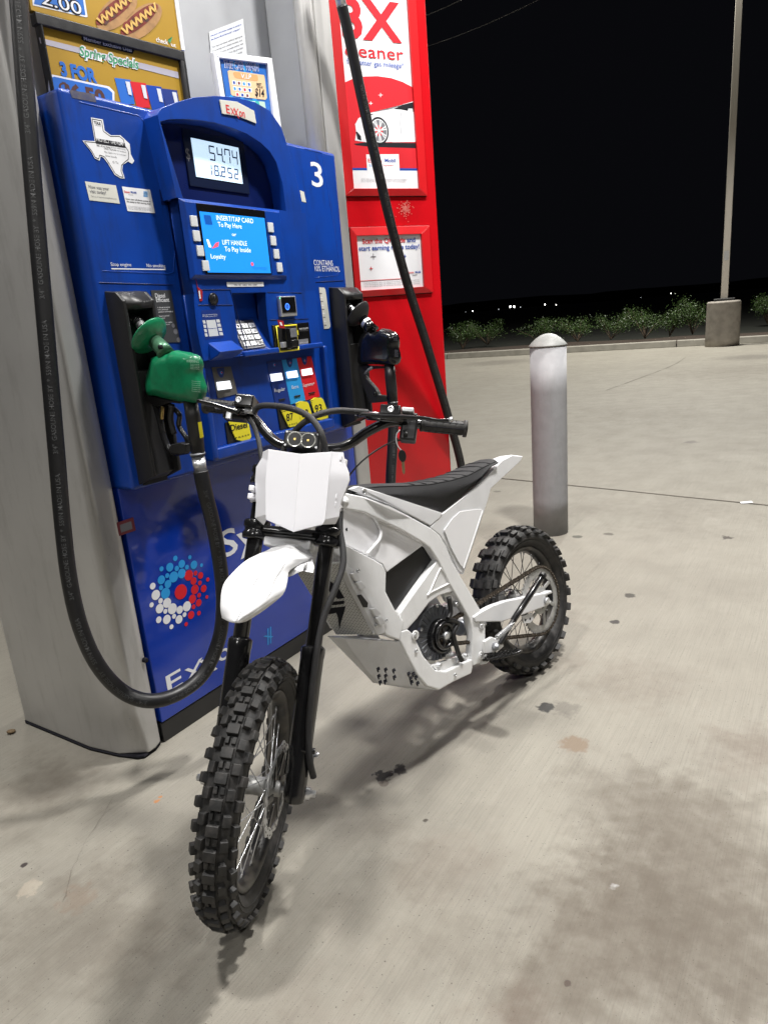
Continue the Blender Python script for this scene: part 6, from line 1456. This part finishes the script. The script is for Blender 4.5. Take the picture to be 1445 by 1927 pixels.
# chain
mo = BF.uv(*z6b(735, 955), .072); rf = .030; zc_ = RRT
cR = SPR+.004; fx, fz = mo
ang = math.atan2(fz-zc_, fx); dist = math.hypot(fx, fz-zc_); al = math.acos((cR-rf)/dist)
path = []
for k in range(13): a = ang+al-math.pi*0-(-1)*0; 
def arc(cx, cz, r_, a0, a1, n): return [(cx+r_*math.cos(a0+(a1-a0)*k/n), cz+r_*math.sin(a0+(a1-a0)*k/n)) for k in range(n+1)]
path = arc(0, zc_, cR, ang+al, ang-al+2*math.pi, 40)+arc(fx, fz, rf, ang-al+2*math.pi, ang+al+2*math.pi, 10); path.append(path[0])
Lc = [0]
for a, c in zip(path, path[1:]): Lc.append(Lc[-1]+math.hypot(c[0]-a[0], c[1]-a[1]))
nl = int(Lc[-1]/.0127); mb = MB()
for k in range(nl):
    def at(s_):
        i = max(j for j in range(len(Lc)) if Lc[j] <= s_+1e-9); i = min(i, len(path)-2); t_ = (s_-Lc[i])/(Lc[i+1]-Lc[i]); return path[i][0]+(path[i+1][0]-path[i][0])*t_, path[i][1]+(path[i+1][1]-path[i][1])*t_
    s0_ = Lc[-1]*k/nl; s1_ = Lc[-1]*((k+1.15)/nl) % Lc[-1]; a = at(s0_); c = at(s1_); d = Vector((c[0]-a[0], c[1]-a[1])); 
    if d.length > .03: continue
    d.normalize(); n = Vector((-d.y, d.x))*.0055; w_ = .0065 if k % 2 else .0048
    for y0, y1 in ((sy+.002-w_, sy+.002-w_+.0016), (sy+.002+w_-.0016, sy+.002+w_)):
        mb.hexa([BF(*q) for yy in (y0, y1) for q in ((a[0]-n.x, yy, a[1]-n.y), (c[0]-n.x, yy, c[1]-n.y), (c[0]+n.x, yy, c[1]+n.y), (a[0]+n.x, yy, a[1]+n.y))], M_chain, .0008, 1)
    mb.tube([BF(a[0], sy-.005, a[1]), BF(a[0], sy+.0095, a[1])], .0030, M_chain, 6)
mb.build("chain", bike)
# motor, front sprocket and its cover
mot = bpy.data.objects.new("motor", None); COL.objects.link(mot); mot.parent = bike; mc = bp_(676, 945, .03); mot.matrix_local = WM[bike.name].inverted() @ Matrix.Translation(mc); WM[mot.name] = Matrix.Translation(mc); mot.empty_display_size = .05
mb = MB(); mb.lathe(mc-bl_*.08, bl_, [(.060, 0), (.078, .006), (.083, .02), (.083, .085), (.080, .092), (.055, .094), (.05, .098), (.001, .098)], M_grayp, 48)
e1 = bd; e2 = bu
for k in range(30): 
    a = 2*math.pi*k/30; r1, r2 = .052, .081; u_ = e1*math.cos(a)+e2*math.sin(a); v_ = (e2*math.cos(a)-e1*math.sin(a))*.0012
    mb.hexa([mc+bl_*h+u_*r_+v_*s for h in (.010, .0165) for r_, s in ((r1, -1), (r1, 1), (r2, 1), (r2, -1))], M_grayp)
for k in range(5): a = k*1.256+.5; p = mc+bl_*.012+(e1*math.cos(a)+e2*math.sin(a))*.079; mb.lathe(p, bl_, [(.006, -.004), (.006, .006), (.003, .007), (.001, .004)], M_steel, 10)
mb.build("casing", mot)
mc2 = bp_(700, 962, .05)
mb = MB(); mb.lathe(mc2-bl_*.034, bl_, [(.048, 0), (.051, .004), (.051, .046), (.049, .050), (.044, .051), (.043, .047), (.015, .045), (.014, .050), (.001, .050)], M_blackm, 44); mb.build("motor_cover", mot)
mb = MB(); mb.lathe(BF(fx, sy, fz), bl_, [(.028, -.002), (.028, .004), (.012, .005), (.012, .012), (.004, .013)], M_alu, 20); mb.build("drive_sprocket", mot)
mb = MB(); gd = lambda l, o: [bp_(x, y, o) for x, y in l]
mb.tube(gd([(745, 772), (752, 800), (755, 850), (742, 880)], .088), .0075, M_blackp, 10, 4)
mb.tube(gd([(742, 880), (790, 900), (770, 950), (782, 1010), (798, 1060), (812, 1085)], .086), .0075, M_blackp, 10, 4)
ring_c = bp_(728, 962, .080)
mb.tube([ring_c+(bd*math.cos(a)+bu*math.sin(a))*.036 for a in [2*math.pi*k/28 for k in range(29)]], .0065, M_blackm, 8, cap=False)
for k in range(5): a = k*1.256+.2; mb.tube([ring_c, ring_c+(bd*math.cos(a)+bu*math.sin(a))*.036], .005, M_blackm, 8)
mb.lathe(ring_c-bl_*.006, bl_, [(.012, 0), (.012, .014), (.006, .016), (.001, .014)], M_steel, 16)
mb.build("sprocket_guard", mot)
# shock
mb = MB(); a, c = bp_(795, 925, .03), bp_(905, 905, .02); d = (c-a).normalized()
mb.lathe(a, d, [(.02, 0), (.024, .003), (.024, .012), (.019, .014), (.019, .03), (.026, .032), (.026, .05), (.018, .052), (.018, .10), (.024, .105), (.024, .115), (.001, .116)], mat("shock_grey", (.40, .42, .46), .35, .6), 24); mb.tube([c, c+d*.10], .010, M_steel, 12); mb.build("rear_shock", bike)
# bolts and brackets of the frame
for x, y, r_, o in ((908, 912, .012, .0885), (580, 960, .014, .087), (585, 1037, .006, .0865), (778, 1155, .006, .0865), (905, 1060, .013, .093), (438, 886, .005, .0925), (298, 640, .006, .0925)):
    mb = MB(); mb.lathe(bp_(x, y, o), bl_, [(r_, 0), (r_, .002), (r_*.8, .003), (r_*.55, .003), (r_*.5, .0008), (.001, .0008)], M_steel if r_ < .01 else M_frame, 18)
    if r_ > .01: mb.lathe(bp_(x, y, o+.001), bl_, [(r_*.42, 0), (r_*.42, .0035), (.001, .0035)], M_steel, 12)
    mb.build('bolt', bike)
for x, y in ((690, 1105), (780, 1085), (775, 805), (820, 1060)):
    mb = MB(); mb.lathe(bp_(x, y, .07), bl_, [(.009, 0), (.009, .004), (.0065, .005), (.0065, .012), (.001, .012)], M_steel, 10); mb.build('bolt', bike)
mb = MB(); P = [bp_(x, y, .075) for x, y in ((665, 1110), (735, 1085), (830, 1050), (866, 1062), (866, 1078), (735, 1140), (690, 1135))]; mb.prism(P, -bl_*.012, M_frame, .002); mb.build('motor_mount', bike); mb = MB()
P = [bp_(x, y, .070) for x, y in ((715, 750), (760, 735), (790, 760), (785, 800), (765, 815), (735, 790))]; mb.prism(P, -bl_*.012, M_frame, .002); mb.build("motor_mount", bike)
# stand, spring, foot peg
mb = MB(); ka, kb = bp_(1000, 1000, .115), bp_(1066, 885, .125); kc = bp_(1212, 662, .150)
mb.tube([ka, kb], .0078, M_blackp, 16); mb.tube([kb, kc], .0102, M_blackm, 24); d = (kc-kb).normalized(); mb.tube([kc-d*.012, kc+d*.004], .0118, M_blackp, 24)
bo_ = bp_(983, 1017, .118); mb.lathe(bo_-bl_*.01, bl_, [(.013, 0), (.013, .012), (.009, .013), (.009, .019), (.001, .019)], mat("galvanised", (.55, .57, .6), .35, .8), 6)
P = [bp_(x, y, .108) for x, y in ((925, 990), (960, 968), (1010, 985), (1020, 1015), (985, 1045), (930, 1050))]; mb.prism(P, -bl_*.012, M_frame, .003)
mb.build("kickstand", bike)
mb = MB(); a, c = bp_(982, 973, .140), bp_(1058, 908, .142); d = (c-a); e1 = d.orthogonal().normalized(); e2 = d.normalized().cross(e1); nn_ = 150
mb.tube([a+d*(k/nn_)+(e1*math.cos(2*math.pi*14*k/nn_)+e2*math.sin(2*math.pi*14*k/nn_))*.0066 for k in range(nn_+1)], .0013, M_steel, 6)
mb.tube([c, c+d*.16], .0015, M_steel, 6); mb.tube([a, a-d*.12], .0015, M_steel, 6); mb.build("stand_spring", bike)
mb = MB(); fa = bp_(925, 1075, .088); fb_ = bp_(1095, 1040, .205)
fx_ = bd; L_ = (fb_-fa); ln = L_.length; ly = L_.normalized(); fx_ = (bd-ly*bd.dot(ly)).normalized(); FPf = Fr(fa, ly, fx_, fx_.cross(ly)*(1 if fx_.cross(ly).z > 0 else -1))
hw_ = .019
loop = [(0, -hw_*.7), (ln*.25, -hw_), (ln*.8, -hw_), (ln, -hw_*.6), (ln*1.03, 0), (ln, hw_*.6), (ln*.8, hw_), (ln*.25, hw_), (0, hw_*.7)]
mb.tube([FPf(x, y, 0) for x, y in loop], .0042, M_blackm, 8, 4); mb.tube([FPf(0, 0, -.004), FPf(ln, 0, -.004)], .004, M_blackm, 8)
for k in range(7):
    x = ln*(.12+k*.125)
    mb.box(FPf, (x-.0015, x+.0015), (-hw_, hw_), (-.006, .004), M_blackm)
    for y in (-hw_, -hw_*.35, hw_*.35, hw_): mb.hexa([FPf(x-.003, y-.003, .002), FPf(x+.003, y-.003, .002), FPf(x+.003, y+.003, .002), FPf(x-.003, y+.003, .002), FPf(x-.001, y-.001, .010), FPf(x+.001, y-.001, .010), FPf(x+.001, y+.001, .010), FPf(x-.001, y+.001, .010)], M_blackm)
mb.box(FPf, (-.018, .006), (-.012, .012), (-.014, .010), M_frame, .003); mb.build("foot_peg", bike)
mb = MB()
# key hanging from the throttle housing
kp = KX.at(757, 858, -.045)
key = empty("ignition_key", kp, 0, label="small key with an oval black head dangling under the dirt bike's handlebar", category="key")
KYF = Fr(kp, cr, -cf, ZU)
mb = MB(); mb.prism([KYF(.0095*math.cos(a), -.002, .015*math.sin(a)) for a in [2*math.pi*k/24 for k in range(24)]], KYF.y*.005, M_blackp, .001); mb.build("head", key)
mb = MB(); mb.prism([KYF(x, -.0008, z) for x, z in ((-.0035, -.014), (.004, -.014), (.0038, -.040), (.001, -.046), (-.0015, -.043), (-.0035, -.037), (-.0022, -.032), (-.0036, -.027), (-.0024, -.022))], KYF.y*.002, mat("key_brass", (.50, .40, .26), .3, 1), .0003); mb.build("blade", key)
mb = MB(); mb.tube([KYF(0, 0, .012), KYF(-.008, .002, .022), KYF(-.012, .004, .035), KYF(-.010, .006, .052), KYF(-.002, .01, .062)], .0012, M_pw, 8, 5); mb.build("tie", key)
